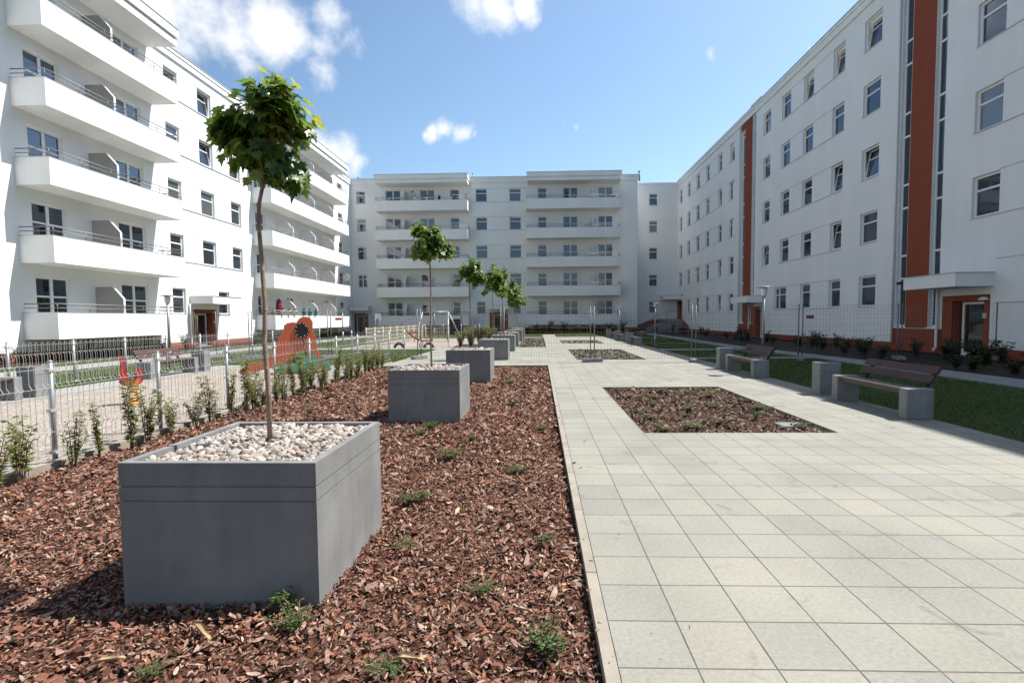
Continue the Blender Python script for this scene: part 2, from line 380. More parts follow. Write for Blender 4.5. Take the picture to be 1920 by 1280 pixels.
# loose bark chips
def chips(name, rects, m, label):
    """rects: (x0,x1,y0,y1,density,size)"""
    V = []; n0 = 0; Fs = []
    for (x0, x1, y0, y1, dens, size, z) in rects:
        n = int((x1-x0)*(y1-y0)*dens)
        L = size * np.exp(NP.normal(0, .45, n)); W = L * NP.uniform(.28, .55, n)
        px = NP.uniform(x0, x1, n); py = NP.uniform(y0, y1, n); pz = z + NP.uniform(0, .03, n)**1.0 + .012*np.sin(px*5.1)*np.sin(py*4.3)
        yaw = NP.uniform(0, 2*PI, n); pit = NP.normal(0, .42, n); rol = NP.normal(0, .5, n)
        # local 8 verts: 4 stations x 2, rough outline
        st = np.array([-.5, -.18, .2, .5])
        lw = np.stack([NP.uniform(.15, .8, n), NP.uniform(.75, 1.05, n), NP.uniform(.75, 1.05, n), NP.uniform(.1, .7, n)], 1)
        cv = NP.normal(0, .10, n)
        P = np.zeros((n, 8, 3))
        for i in range(4):
            for k, sgn in enumerate((-1, 1)):
                P[:, i*2+k, 0] = (st[i] + NP.uniform(-.07, .07, n)) * L
                P[:, i*2+k, 1] = sgn * lw[:, i] * W * .5 * NP.uniform(.75, 1.1, n)
                P[:, i*2+k, 2] = cv * L * (1 - (2*st[i])**2) + sgn*NP.uniform(-.03, .03, n)*L
        c, s = np.cos(rol), np.sin(rol)
        P = np.stack([P[..., 0], P[..., 1]*c[:, None]-P[..., 2]*s[:, None], P[..., 1]*s[:, None]+P[..., 2]*c[:, None]], -1)
        c, s = np.cos(pit), np.sin(pit)
        P = np.stack([P[..., 0]*c[:, None]+P[..., 2]*s[:, None], P[..., 1], -P[..., 0]*s[:, None]+P[..., 2]*c[:, None]], -1)
        c, s = np.cos(yaw), np.sin(yaw)
        P = np.stack([P[..., 0]*c[:, None]-P[..., 1]*s[:, None]+px[:, None], P[..., 0]*s[:, None]+P[..., 1]*c[:, None]+py[:, None], P[..., 2]+pz[:, None]], -1)
        base = n0 + np.arange(n)[:, None]*8
        for q in ((0, 2, 3, 1), (2, 4, 5, 3), (4, 6, 7, 5)):
            Fs.append(base + np.array(q)[None, :])
        V.append(P.reshape(-1, 3)); n0 += n*8
    o = np_obj(name, np.concatenate(V), np.concatenate(Fs), m)
    return tag(o, label, 'bark mulch', None, 'stuff')
chips('bark_chips', [(-5.3, .26, .8, 2.2, 2600, .027, -.055), (-5.3, .26, 2.2, 3.6, 3600, .0245, -.055), (-5.3, .26, 3.6, 6, 2100, .029, -.055),
                     (-5.3, .26, 6, 10, 850, .040, -.055), (-5.3, .26, 10, 16.55, 420, .053, -.055), (.25, .36, 1.0, 9, 70, .022, .008), (.36, .75, 1.2, 7, 9, .020, .004)], M['chips'],
      'loose red brown bark chips covering the long bed around the nearest planters')
chips('bark_chips', [(1.43, 3.94, 6.8, 11.27, 620, .046, -.045)], M['chips2'], 'weathered brown bark chips filling the square bed set in the near paving')
chips('bark_chips', [(1.43, 3.94, 18.78, 24.97, 260, .062, -.045), (1.43, 3.94, 31.03, 35.47, 160, .075, -.045), (-1.22, .28, 27.3, 40.2, 160, .075, -.045)],
      M['chips3'], 'greyish bark chips in the beds beyond the mobile fence')

def blades(name, rects, label, m, z=-.03):
    V = []; F = []; n0 = 0
    for (x0, x1, y0, y1, dens, h, w) in rects:
        n = int((x1-x0)*(y1-y0)*dens)
        px = NP.uniform(x0, x1, n); py = NP.uniform(y0, y1, n); a = NP.uniform(0, 2*PI, n)
        keep = (np.sin(px*2.3+1)*np.sin(py*1.9) + NP.uniform(-1, 1, n)) > -.9
        px, py, a = px[keep], py[keep], a[keep]; n = len(px)
        hh = h*NP.uniform(.5, 1.25, n); lx = NP.normal(0, .5, n)*hh; ly = NP.normal(0, .5, n)*hh
        P = np.zeros((n, 3, 3))
        P[:, 0] = np.stack([px-np.cos(a)*w, py-np.sin(a)*w, np.full(n, z)], 1)
        P[:, 1] = np.stack([px+np.cos(a)*w, py+np.sin(a)*w, np.full(n, z)], 1)
        P[:, 2] = np.stack([px+lx, py+ly, z+hh], 1)
        V.append(P.reshape(-1, 3)); F.append(n0+np.arange(n*3).reshape(-1, 3)); n0 += n*3
    o = np_obj(name, np.concatenate(V), np.concatenate(F), m)
    return tag(o, label, 'grass', None, 'stuff')
blades('grass', [(5.9, 10.25, 4.5, 12, 750, .05, .005), (5.9, 10.2, 12, 19, 420, .055, .008), (5.9, 10, 19.6, 24, 260, .06, .012), (5.9, 9.9, 25, 42, 110, .06, .016)],
       'short green grass of the shaded lawn along the right wing', M['grass'])
blades('grass', [(-15.3, -11.5, 8, 26, 160, .06, .014), (-11.2, -5.32, 17.4, 26, 240, .06, .012), (-18.5, -17, 10, 48, 70, .07, .016)],
       'sunlit green grass of the lawns around the fenced playground', M['grass'])
blades('grass', [(-11, .2, 42, 50.3, 70, .07, .02), (1.5, 9.8, 42, 50.3, 70, .07, .02), (-15.2, -11, 27.3, 50, 50, .07, .02)],
       'green grass strip in front of the far wing', M['grass'])

# ------------------------------------------------------------------ buildings (local frame: x along the wall, -y outwards, z up)
ST = 3.085
def wall_mesh(u0, u1, z0, z1, holes, depth=.17):
    b = MB()
    us = sorted({u0, u1} | {h[0] for h in holes} | {h[1] for h in holes})
    zs = sorted({z0, z1} | {h[2] for h in holes} | {h[3] for h in holes})
    for i in range(len(us)-1):
        uc = (us[i]+us[i+1])/2
        col = [h for h in holes if h[0] < uc < h[1]]
        start = zs[0]
        runs = []; cur = None
        for j in range(len(zs)-1):
            zc = (zs[j]+zs[j+1])/2
            inside = any(h[2] < zc < h[3] for h in col)
            if not inside:
                if cur is None: cur = zs[j]
            elif cur is not None:
                runs.append((cur, zs[j])); cur = None
        if cur is not None: runs.append((cur, zs[-1]))
        for a, c in runs: b.quad((us[i],0,a),(us[i+1],0,a),(us[i+1],0,c),(us[i],0,c))
    for h in holes:
        d = h[4] if len(h) > 4 else depth
        a, c, e, f = h[:4]
        b.quad((a,0,e),(a,d,e),(a,d,f),(a,0,f)); b.quad((c,0,e),(c,0,f),(c,d,f),(c,d,e))
        b.quad((a,0,f),(a,d,f),(c,d,f),(c,0,f)); b.quad((a,0,e),(c,0,e),(c,d,e),(a,d,e))
    return b

WC = {}
def window_meshes(w, h, style):
    k = (round(w, 2), round(h, 2), style)
    if k in WC: return WC[k]
    f = .082; y0, y1 = .11, .18
    b = MB(); p = MB(); sb = None
    b.box(0, f, y0, y1, 0, h); b.box(w-f, w, y0, y1, 0, h); b.box(f, w-f, y0, y1, h-f, h); b.box(f, w-f, y0, y1, 0, f)
    tr = h*.66
    bars = []
    if style in ('double', 'side'):
        xm = w*(.5 if style == 'double' else .33)
        b.box(xm-.062, xm+.062, y0-.004, y1, f, h-f); bars = [(f, xm-.062), (xm+.062, w-f)]
    else: bars = [(f, w-f)]
    for (a, c) in bars:
        if style != 'tilt': b.box(a, c, y0+.008, y1, tr-.036, tr+.036)
    if style == 'tilt':
        sb = MB(); a, c = f, w-f; e, g = f, h-f; lean = .20
        def pt(x, z, dy): return (x, .165 + dy + lean*(z-e)/(g-e), z)
        def bar(x0, x1, z0, z1):
            v = [pt(x0,z0,-.035),pt(x1,z0,-.035),pt(x1,z0,.02),pt(x0,z0,.02),pt(x0,z1,-.035),pt(x1,z1,-.035),pt(x1,z1,.02),pt(x0,z1,.02)]
            sb.add(v, [(0,3,2,1),(4,5,6,7),(0,1,5,4),(1,2,6,5),(2,3,7,6),(3,0,4,7)])
        bar(a, a+.05, e, g); bar(c-.05, c, e, g); bar(a+.05, c-.05, e, e+.05); bar(a+.05, c-.05, g-.05, g); bar(a+.05, c-.05, tr-.025, tr+.025)
        p.quad(pt(a,e,0),pt(c,e,0),pt(c,g,0),pt(a,g,0)); p.quad((a,.40,e),(c,.40,e),(c,.40,g),(a,.40,g))
    else:
        for (a, c) in bars: p.quad((a,.15,f),(c,.15,f),(c,.15,h-f),(a,.15,h-f))
    s = MB(); s.box(-.02, w+.02, -.045, y0, -.028, .0)
    r = (b.mesh('window'), p.mesh('pane'), s.mesh('sill'), sb.mesh('sash') if sb else None)
    r[0].materials.append(M['frame']); r[1].materials.append(M['glass']); r[2].materials.append(M['sill'])
    if sb: r[3].materials.append(M['frame'])
    WC[k] = r; return r
def window(par, u, z, w, h, style='single', sill=True, name='window'):
    fm, pm, sm, sb = window_meshes(w, h, style)
    o = link(name, fm, None, par); o.location = (u, 0, z)
    link('pane', pm, None, o)
    if sill: link('sill', sm, None, o)
    if sb: link('sash', sb, None, o)
    return o

def balcony(par, u0, u1, k, dep=1.45, parts=(), panel='pale_panel', joint=None, name='balcony'):
    zb = .87 + ST*k; zt = 1.95 + ST*k; t = .11; fl = zb + .16
    b = MB()
    js = [u0] + ([joint] if joint else []) + [u1]
    for a, c in zip(js[:-1], js[1:]):
        b.box(a + (.006 if a != u0 else 0), c - (.006 if c != u1 else 0), -dep, -dep+t, zb, zt)
    if joint: b.box(joint-.05, joint+.05, -dep+t*.6, -dep+t+.02, zb+.02, zt-.02)
    b.box(u0, u0+t, -dep+t, 0, zb, zt); b.box(u1-t, u1, -dep+t, 0, zb, zt)
    b.box(u0+t, u1-t, -dep+t, -.002, zb+.012, fl)
    o = b.build(name, M['white'], par)
    c = MB(); c.box(u0-.012, u1+.012, -dep-.012, -dep+t+.012, zt, zt+.02); c.box(u0-.012, u0+t+.012, -dep+t+.012, -.001, zt, zt+.02); c.box(u1-t-.012, u1+.012, -dep+t+.012, -.001, zt, zt+.02)
    c.build('coping', M['cap'], o)
    r = MB(); m = t/2
    for zz, rr in ((.19, .017), (.36, .022)):
        r.tube([(u0+m, -.02, zt+zz), (u0+m, -dep+m, zt+zz), (u1-m, -dep+m, zt+zz), (u1-m, -.02, zt+zz)], rr, 6)
    n = max(2, int((u1-u0)/1.25))
    for i in range(n+1):
        x = u0+m+(u1-u0-2*m)*i/n; r.tube([(x, -dep+m, zt+.0), (x, -dep+m, zt+.36)], .014, 6)
    for x in (u0+m, u1-m): r.tube([(x, -dep*.4, zt), (x, -dep*.4, zt+.36)], .014, 6)
    r.build('railing', M['rail'], o)
    for pu in parts:
        pb = MB(); D = dep-t-.02
        pb.plate([(-.003, fl), (-.003, 3.2+ST*k), (-.62*D, 3.2+ST*k), (-D, 2.62+ST*k), (-D, fl)], lambda a, z, tt: (pu+tt, a, z), -.05, .05)
        q = pb.build('divider', M[panel], o)
        e = MB(); e.plate([(-.62*D, 3.2+ST*k), (-.62*D, 3.23+ST*k), (-D-.02, 2.632+ST*k), (-D-.02, fl), (-D, fl), (-D, 2.62+ST*k)], lambda a, z, tt: (pu+tt, a, z), -.052, .052)
        e.build('divider_edge', M['frame'], o)
    return o

def cornice(par, u0, u1, dep=1.75):
    b = MB(); b.box(u0+.06, u1-.06, -dep+.09, -.001, 16.14, 16.42); b.box(u0+.12, u1-.12, -dep+.16, -.001, 16.42, 16.56); b.box(u0, u1, -dep, .2, 16.56, 17.0)
    o = b.build('balcony_roof', M['white'], par)
    c = MB(); c.box(u0-.02, u1+.02, -dep-.03, .2, 17.0, 17.045); c.build('flashing', M['cap'], o)
    return o
def parapet(par, u0, u1, z=16.98):
    b = MB(); b.box(u0, u1, -.10, -.001, 16.46, 16.80); b.box(u0, u1, -.15, .3, 16.80, z)
    o = b.build('roof_edge', M['white'], par)
    c = MB(); c.box(u0-.01, u1+.01, -.18, .3, z, z+.05); c.build('flashing', M['cap'], o)
def mass(par, u0, u1, dep=12.0, y0=.35):
    b = MB(); b.box(u0, u1, y0+.02, dep, 0, 16.9); return b.build('rear_wall', M['white'], par)
def band(par, u0, u1, z, top):
    b = MB()
    if top: b.box(u0, u1, -.012, -.001, z-.012, z+.016); b.build('band_line', M['line'], par)
    else: b.box(u0, u1, -.04, -.001, z-.026, z); b.build('band_line', M['sill'], par)
def canopy(par, u0, u1, dep, z0=2.56, z1=3.03, pipe=None, front_cap=None):
    b = MB(); b.box(u0, u1, -dep, -.002, z0, z1); o = b.build('canopy', M['white'], par)
    c = MB(); c.box(u0-.03, u1+.03, -dep-.03, -.002, z1, z1+.03); c.build('flashing', M['cap'], o)
    if pipe is not None:
        p = MB(); p.tube([(pipe, -.10, z0), (pipe, -.10, .25), (pipe, -.22, .12)], .055, 8); p.build('drainpipe', M['white_pipe'], par)
def entrance(par, u0, u1, du0, du1, z0=.02, ztop=2.28, dtop=2.03, recess=.42, number=True, doormat='frame', lamp=True, red='red'):
    """lining of the recess (its hole is cut in the wall) and the glazed door at its back"""
    b = MB(); e = .004
    a, c = u0+e, u1-e
    b.quad((a,-.003,z0),(a,recess,z0),(a,recess,ztop-e),(a,-.003,ztop-e)); b.quad((c,-.003,z0),(c,-.003,ztop-e),(c,recess,ztop-e),(c,recess,z0))
    b.quad((a,-.003,ztop-e),(a,recess,ztop-e),(c,recess,ztop-e),(c,-.003,ztop-e)); b.quad((a,recess,z0),(c,recess,z0),(c,recess,ztop),(a,recess,ztop))
    # red reveal framing proud of the wall
    b.box(u0-.0, du0-.12, .02, recess-.02, z0, ztop-.01) if du0-u0 > .2 else None
    b.box(du1+.12, u1, .02, recess-.02, z0, ztop-.01) if u1-du1 > .2 else None
    b.box(du0-.12, du1+.12, .02, recess-.02, dtop+.03, ztop-.01)
    s = b.build('entrance_surround', M[red], par)
    d = MB(); y0, y1 = recess-.10, recess-.03; w = .09
    d.box(du0, du0+w, y0, y1, z0, dtop); d.box(du1-w, du1, y0, y1, z0, dtop); d.box(du0+w, du1-w, y0, y1, dtop-w, dtop); d.box(du0+w, du1-w, y0, y1, z0, z0+w*1.2)
    do = d.build('door', M[doormat], par)
    g = MB(); g.quad((du0+w,y0+.03,z0+w),(du1-w,y0+.03,z0+w),(du1-w,y0+.03,dtop-w),(du0+w,y0+.03,dtop-w)); g.build('pane', M['door_glass'], do)
    h = MB(); hx = du1-w*.5; h.tube([(hx, y0, z0+1.0), (hx, y0-.05, z0+1.0), (hx-.13, y0-.05, z0+1.0)], .013, 6); h.box(hx-.025, hx+.025, y0-.012, y0, z0+.9, z0+1.12); h.build('handle', M['galv'], do)
    if lamp:
        l = MB(); lx = u1-.22
        prof = [(.02, 0), (.17, .0), (.15, .06), (.10, .11), (.02, .135)]
        l.lathe(prof, 12, (lx, -.04, dtop+.03)); l.build('wall_lamp', M['lampglass'], par)
        q = MB(); q.box(u1-.30, u1-.16, .006, .02, 1.42, 1.6); q.build('intercom', M['sill'], par)

# ---- wing on the right (east)
right = thing('apartment_building', 'white five storey wing in shade along the right edge, with two red stair strips', 'building', (16.0, 59.3, 0), -PI/2)
def U(y): return 59.3 - y
holes = []; wins = []
for k in range(5):
    z0 = 1.99 + ST*k; z1 = 3.48 + ST*k
    cols = [('N', 18.28, 19.42), ('A', 24.66, 25.93), ('B', 27.5, 28.56), ('C', 30.5, 31.62), ('D', 33.2, 34.35), ('E', 35.95, 37.08), ('F', 42.38, 43.5),
            ('G', 45.2, 46.15), ('H', 48.48, 49.5), ('I', 51.4, 52.42), ('J', 54.5, 55.5), ('K', 57.5, 58.55), ('O', 13.6, 14.8), ('P', 9.5, 10.7), ('Q', 4.5, 5.7)]
    for (c, ya, yb) in cols:
        if k == 0 and c in ('N', 'E', 'K'): continue
        if k == 0 and c == 'D': ya, yb = 33.4, 35.08
        style = 'single'
        if c == 'D' and k == 0: style = 'side'
        elif (c, k) in (('A', 4), ('B', 4), ('C', 4), ('A', 2), ('B', 2), ('B', 1), ('E', 1), ('F', 4), ('G', 1), ('G', 0), ('A', 3) if False else ('G', 3)): style = 'tilt'
        holes.append((U(yb), U(ya), z0, z1)); wins.append((U(yb), z0, yb-ya, z1-z0, style))
# small windows by the stairs at the ground floor handled by the tall glazing
tall = [(20.80, 21.34, 1.04, 16.55), (22.66, 23.26, 1.04, 16.0), (38.36, 38.92, 1.04, 16.5), (40.25, 40.98, 1.04, 15.92)]
for (ya, yb, za, zb) in tall: holes.append((U(yb), U(ya), za, zb, .24))
holes.append((U(20.62), U(18.48), 0, 2.28, .46)); holes.append((U(38.72), U(36.55), 0, 2.28, .46)); holes.append((U(59.25), U(57.2), 1.36, 3.44, .3))
wall_mesh(U(59.3), U(-10), 0, 17.0, holes).build('wall', M['offwhite'], right)
mass(right, U(59.3), U(-10), 12, .5); parapet(right, U(59.2), U(-10))
for (u, z, w, h, s) in wins: window(right, u, z, w, h, s)
for k in range(5):
    z0 = 1.99 + ST*k; z1 = 3.48 + ST*k
    for (ya, yb) in ((27.5, 34.35), (45.2, 55.5), (9.5, 18.28)):
        if k == 0 and ya == 27.5: yb = 35.08
        band(right, U(yb)-.02, U(ya)+.02, z1+.02, True)
        cuts = sorted([(U(b2), U(a2)) for (c, a2, b2) in cols if a2 >= ya-.1 and b2 <= yb+.1])
        x = U(yb)
        for (a2, b2) in cuts:
            if a2-.03 > x: band(right, x, a2-.025, z0, False)
            x = b2+.025
for (ya, yb, za, zb) in tall:
    b = MB(); u0, u1 = U(yb), U(ya); f = .05
    left_glass = (ya in (22.66, 40.25))
    # glazing against the side next to the red strip
    b.box(u0, u0+f, .14, .21, za, zb); b.box(u1-f, u1, .14, .21, za, zb)
    z = za; i = 0; bars = []
    while z < zb-.3:
        b.box(u0+f, u1-f, .145, .21, z, z+.085); bars.append(z+.085); z += (1.0 if i % 2 else 2.085); i += 1
    b.box(u0+f, u1-f, .145, .21, zb-.085, zb)
    o = b.build('stair_window', M['frame'], right)
    g = MB(); g.quad((u0+f,.18,za),(u1-f,.18,za),(u1-f,.18,zb),(u0+f,.18,zb)); g.build('pane', M['glass'], o)
    s = MB(); s.box(u0-.08, u1+.08, -.05, .14, za-.05, za-.002); s.build('sill', M['frame'], o)
    p = MB(); xx = U(yb)-.10 if left_glass else None
for ya, yb in ((21.36, 22.64), (38.94, 40.23)):
    b = MB(); b.box(U(yb), U(ya), -.006, -.001, 1.0, 16.55)
    if ya > 30: b.box(U(41.0), U(40.23), -.006, -.001, 15.95, 16.55)
    b.build('red_stair_strip', M['red'], right)
b = MB()
for ya, yb, zt in ((23.47, 36.55, .34), (38.72, 41.25, .98), (41.25, 54.5, .30), (20.62, 23.47, .98), (-10, 18.46, .34)): b.box(U(yb), U(ya), -.010, -.001, 0, zt)
b.plate([(U(59.25), 0), (U(54.5), 0), (U(54.5), .62), (U(56.9), 1.24), (U(57.2), 1.36), (U(59.25), 1.36)], lambda a, z, t: (a, t, z), -.012, -.001)
b.build('plinth', M['red'], right)
for (yc, za) in ((23.36, .35), (41.1, .98)):
    p = MB(); p.tube([(U(yc), -.07, 16.4), (U(yc), -.07, za)], .05, 8); p.build('downpipe', M['white_pipe'], right)
canopy(right, U(20.88), U(18.35), 1.35, 2.55, 3.02, pipe=U(20.75)); canopy(right, U(39.5), U(36.42), 1.27, 2.55, 3.02, pipe=U(38.95))
entrance(right, U(20.62), U(18.48), U(20.04), U(18.87)); entrance(right, U(38.72), U(36.55), U(37.85), U(36.72))
entrance(right, U(59.25), U(57.2), U(58.9), U(57.6), z0=1.37, ztop=3.44, dtop=3.3, recess=.28, lamp=False, doormat='reddoor', red='reddoor')
b = MB(); b.box(U(42.3), U(40.4), 1.2, 2.3, 17.0, 18.5); b.build('roof_hatch', M['sill'], right)
b = MB(); b.tube([(U(33.5), 1.2, 16.9), (U(33.5), 1.2, 18.6)], .02, 5); b.build('aerial', M['rail'], right)
for (yy, zz) in ((57.05, 4.0), (22.95, 2.95)):
    b = MB(); b.box(U(yy)-.07, U(yy)+.07, -.16, -.005, zz-.05, zz+.06); b.build('wall_lamp', M['darksteel'], right)

# ---- wing on the left (west)
left = thing('apartment_building', 'sunlit white five storey wing on the left with two stacks of long balconies', 'building', (-20.85, 0, 0), PI/2)
holes = []; wins = []
for k in range(5):
    z0 = 1.99 + ST*k; z1 = 3.48 + ST*k; zf = 1.04 + ST*k
    for i, (a, c) in enumerate(((28.22, 29.30), (31.0, 32.3), (34.05, 35.2), (52.5, 53.7), (15.5, 16.6), (12.5, 13.6))):
        if k == 0 and i == 1: a, c = 32.36, 33.5
        if k == 0 and i == 2: continue
        holes.append((a, c, z0, z1)); wins.append((a, z0, c-a, z1-z0, 'tilt' if (i, k) in ((0, 4), (1, 4), (2, 3), (1, 3)) else 'single'))
    for (a, c) in ((20.4, 21.95), (24.72, 26.48), (36.98, 38.3), (41.3, 42.6), (45.3, 46.6), (48.6, 49.9), (4.0, 5.6), (8.0, 9.6)):
        holes.append((a, c, zf, z1)); wins.append((a, zf, c-a, z1-zf, 'double'))
holes.append((29.87, 32.05, 0, 2.28, .46))
wall_mesh(-10, 56.2, 0, 17.0, holes).build('wall', M['white'], left)
mass(left, -10, 56.2, 12, .5); parapet(left, -10, 56.1)
for (u, z, w, h, s) in wins: window(left, u, z, w, h, s, sill=(s != 'double'))
for k in range(5):
    z0 = 1.99 + ST*k; z1 = 3.48 + ST*k
    if k > 0:
        band(left, 28.22, 35.22, z1+.02, True)
        for (a, c) in ((27.3, 28.19), (29.33, 30.97), (32.33, 34.02)): band(left, a, c, z0, False)
    balcony(left, 19.8, 27.26, k, 1.45, [23.25], 'grey_panel', 23.55)
    balcony(left, 36.6, 51.5, k, 1.45, [40.0, 44.0, 48.0], 'pale_panel')
    if k > 0 or True: balcony(left, 2.0, 11.0, k, 1.45, [6.6], 'grey_panel')
cornice(left, 19.4, 27.15); cornice(left, 36.3, 51.2); cornice(left, 1.6, 11.4)
b = MB(); b.box(-10, 29.86, -.010, -.001, 0, .34); b.box(32.06, 56.19, -.010, -.001, 0, .34); b.build('plinth', M['red'], left)
canopy(left, 29.62, 32.5, 1.4, 2.6, 3.04, pipe=29.5); entrance(left, 29.87, 32.05, 30.3, 31.5)

# ---- wing at the far end (north)
back = thing('apartment_building', 'white five storey wing closing the far end of the courtyard, balconies in shade', 'building', (-20.85, 56.2, 0), 0)
def X(x): return x + 20.85
holes = []; wins = []
for k in range(5):
    z0 = 2.06 + ST*k; z1 = 3.48 + ST*k; zf = 1.04 + ST*k
    if k > 0: wl = [(-20.26, -19.18, 'double' if k == 1 else 'single'), (-6.96, -5.65, 'single'), (-3.23, -1.9, 'single')]
    else: wl = [(-6.96, -5.95, 'single'), (-2.9, -2.0, 'single')]
    for (a, c, s) in wl: holes.append((X(a), X(c), z0, z1)); wins.append((X(a), z0, c-a, z1-z0, s))
    for (a, c) in ((-16.95, -15.27), (-13.12, -11.47), (2.66, 4.3), (6.5, 8.14)):
        holes.append((X(a), X(c), zf, z1)); wins.append((X(a), zf, c-a, z1-zf, 'double'))
    for (a, c) in ((-9.76, -8.73), (-.1, .9)):
        holes.append((X(a), X(c), z0-.2, z1)); wins.append((X(a), z0-.2, c-a, z1-z0+.2, 'single'))
holes.append((X(-5.53), X(-3.44), 0, 2.28, .46)); holes.append((X(-20.8), X(-19.2), 0, 2.28, .46))
wall_mesh(0, X(10.8), 0, 17.0, holes).build('wall', M['white'], back)
b = MB(); b.quad((X(10.8), 0, 0), (X(10.8), 3.1, 0), (X(10.8), 3.1, 17.0), (X(10.8), 0, 17.0)); b.build('wall', M['white'], back)
rec = bpy.data.objects.new('recessed_bay', None); COL.objects.link(rec); rec.parent = back; rec.location = (0, 3.1, 0)
rh = [(X(12.72), X(13.72), 2.06 + ST*k, 3.40 + ST*k) for k in range(5)]
wall_mesh(X(10.8), X(16.0), 0, 16.75, rh).build('wall', M['white'], rec)
for h in rh: window(rec, h[0], h[2], 1.0, h[3]-h[2])
b = MB(); b.box(X(10.85), X(16.0), -.1, .3, 16.75, 16.95); b.build('roof_edge', M['white'], rec)
b = MB(); b.box(X(10.81), X(15.98), -.01, -.001, 0, .45); b.plate([(X(10.82), .45), (X(16), .45), (X(16), 1.36), (X(13.3), 1.36)], lambda a, z, t: (a, t, z), -.012, -.001); b.build('plinth', M['red'], rec)
b = MB(); b.box(X(14.0), X(15.98), -1.7, -.002, 3.58, 4.0); o = b.build('canopy', M['white'], rec)
b = MB(); b.box(X(13.96), X(15.98), -1.74, -.002, 4.0, 4.03); b.build('flashing', M['cap'], o)
mass(back, 0, X(10.7), 12, .5)
b = MB(); b.box(X(10.9), X(28), 3.65, 12, 0, 16.7); b.build('rear_wall', M['white'], back)
parapet(back, 0, X(10.85), 17.03)
for (u, z, w, h, s) in wins: window(back, u, z, w, h, s, sill=(s != 'double'))
for k in range(5):
    z0 = 2.06 + ST*k; z1 = 3.48 + ST*k
    if k > 0:
        band(back, X(-7.6), X(-1.3), z1+.02, True)
        for (a, c) in ((-7.6, -6.99), (-5.62, -3.26), (-1.87, -1.3)): band(back, X(a), X(c), z0, False)
    balcony(back, X(-17.6), X(-7.62), k, 1.7, [X(-14.55)]); balcony(back, X(-1.3), X(8.72), k, 1.7, [X(5.8)])
cornice(back, X(-17.6), X(-7.55), 1.9); cornice(back, X(-1.25), X(8.8), 1.9)
b = MB()
for (a, c) in ((-19.18, -5.55), (-3.42, 10.79)): b.box(X(a), X(c), -.010, -.001, 0, .5)
b.build('plinth', M['red'], back)
canopy(back, X(-5.6), X(-3.2), 1.2, 2.56, 3.03); entrance(back, X(-5.53), X(-3.44), X(-5.08), X(-4.05))
canopy(back, X(-20.8), X(-18.8), 1.2, 2.56, 3.03); entrance(back, X(-20.8), X(-19.2), X(-20.6), X(-19.75))
b = MB()
for (x, r, h) in ((-20.5, .10, .75), (-20.74+.2, .12, .45), (-7.4, .09, 1.0), (11.3, .14, .9)):
    b = MB(); b.tube([(X(x), 1.6, 16.8), (X(x), 1.6, 16.9+h)], r*.7, 8); b.tube([(X(x), 1.6, 16.9+h), (X(x), 1.6, 17.0+h)], r, 8); b.build('roof_vent', M['rail'], back)
for (x, z) in ((-13.9, 15.55), (-13.6, 4.1)):
    b = MB(); b.box(X(x)-.09, X(x)+.09, -.14, -.005, z, z+.12); b.build('wall_lamp', M['darksteel'], back)

for ch in list(rec.children):
    ch.parent = back; ch.location.y += 3.1
bpy.data.objects.remove(rec)

# raised entrance in the far right corner
st = thing('entrance_steps', 'dark raised landing and steps before the red door in the far right corner', 'steps', (13.6, 57.5, 0))
b = MB(); b.box(.6, 2.38, -.6, 1.75, 0, 1.34); b.build('landing', M['block'], st)
b = MB()
for i in range(7): b.box(-.35*(i+1)+.6, -.35*i+.6, -.2, 1.2, 0, 1.34-.168*(i+1))
b.build('steps', M['block'], st)
b = MB(); b.tube([(2.2, -.55, 1.34), (2.2, -.55, 2.24), (.65, -.55, 2.24), (-1.9, -.35, .95), (-1.9, -.35, .0)], .022, 6); b.tube([(.65, -.55, 1.34), (.65, -.55, 2.24)], .02, 6); b.build('handrail', M['darksteel'], st)

# street name plates on the walls
b = MB(); b.box(-.015, 0, -.42, .42, -.09, .09)
s1 = b.build('name_plate', M['maroon']); s1.location = (15.995, 30.4, 1.5); tag(s1, 'small maroon plate on the shaded right wing wall, above the red plinth', 'sign', 'maroon wall plates')
b = MB(); b.box(0, .015, -.78, .78, -.10, .10)
s2 = b.build('name_plate', M['maroon']); s2.location = (-19.397, 48.25, 1.67); tag(s2, 'maroon plate on the lowest balcony front of the sunlit left wing', 'sign', 'maroon wall plates')

# ------------------------------------------------------------------ planters, pebbles and maples
PY = [2.71, 7.73, 12.62, 18.85, 23.85, 28.1, 34.2, 39.3]
PNAME = ['nearest to the camera', 'second from the camera', 'third from the camera', 'fourth from the camera, just beyond the mobile fence',
         'fifth from the camera', 'sixth from the camera', 'seventh from the camera', 'farthest from the camera']
b = MB(); w = 1.12; h = .765; t = .046; g = .007
b.box(0, w, 0, w, -.07, .545); b.box(g, w-g, g, w-g, .545, .553); b.box(0, w, 0, w, .553, .628); b.box(g, w-g, g, w-g, .628, .636)
for (x0, x1, y0, y1) in ((0, w, 0, t), (0, w, w-t, w), (0, t, t, w-t), (w-t, w, t, w-t)): b.box(x0, x1, y0, y1, .636, h)
pmesh = b.mesh('concrete_planter'); pmesh.materials.append(M['planter'])
for i, y in enumerate(PY):
    o = link('concrete_planter', pmesh); o.location = (-2.36 + (0 if i < 3 else .06), y, 0)
    tag(o, 'square grey concrete planter with two grooves, ' + PNAME[i], 'planter', 'square concrete planters in a row')

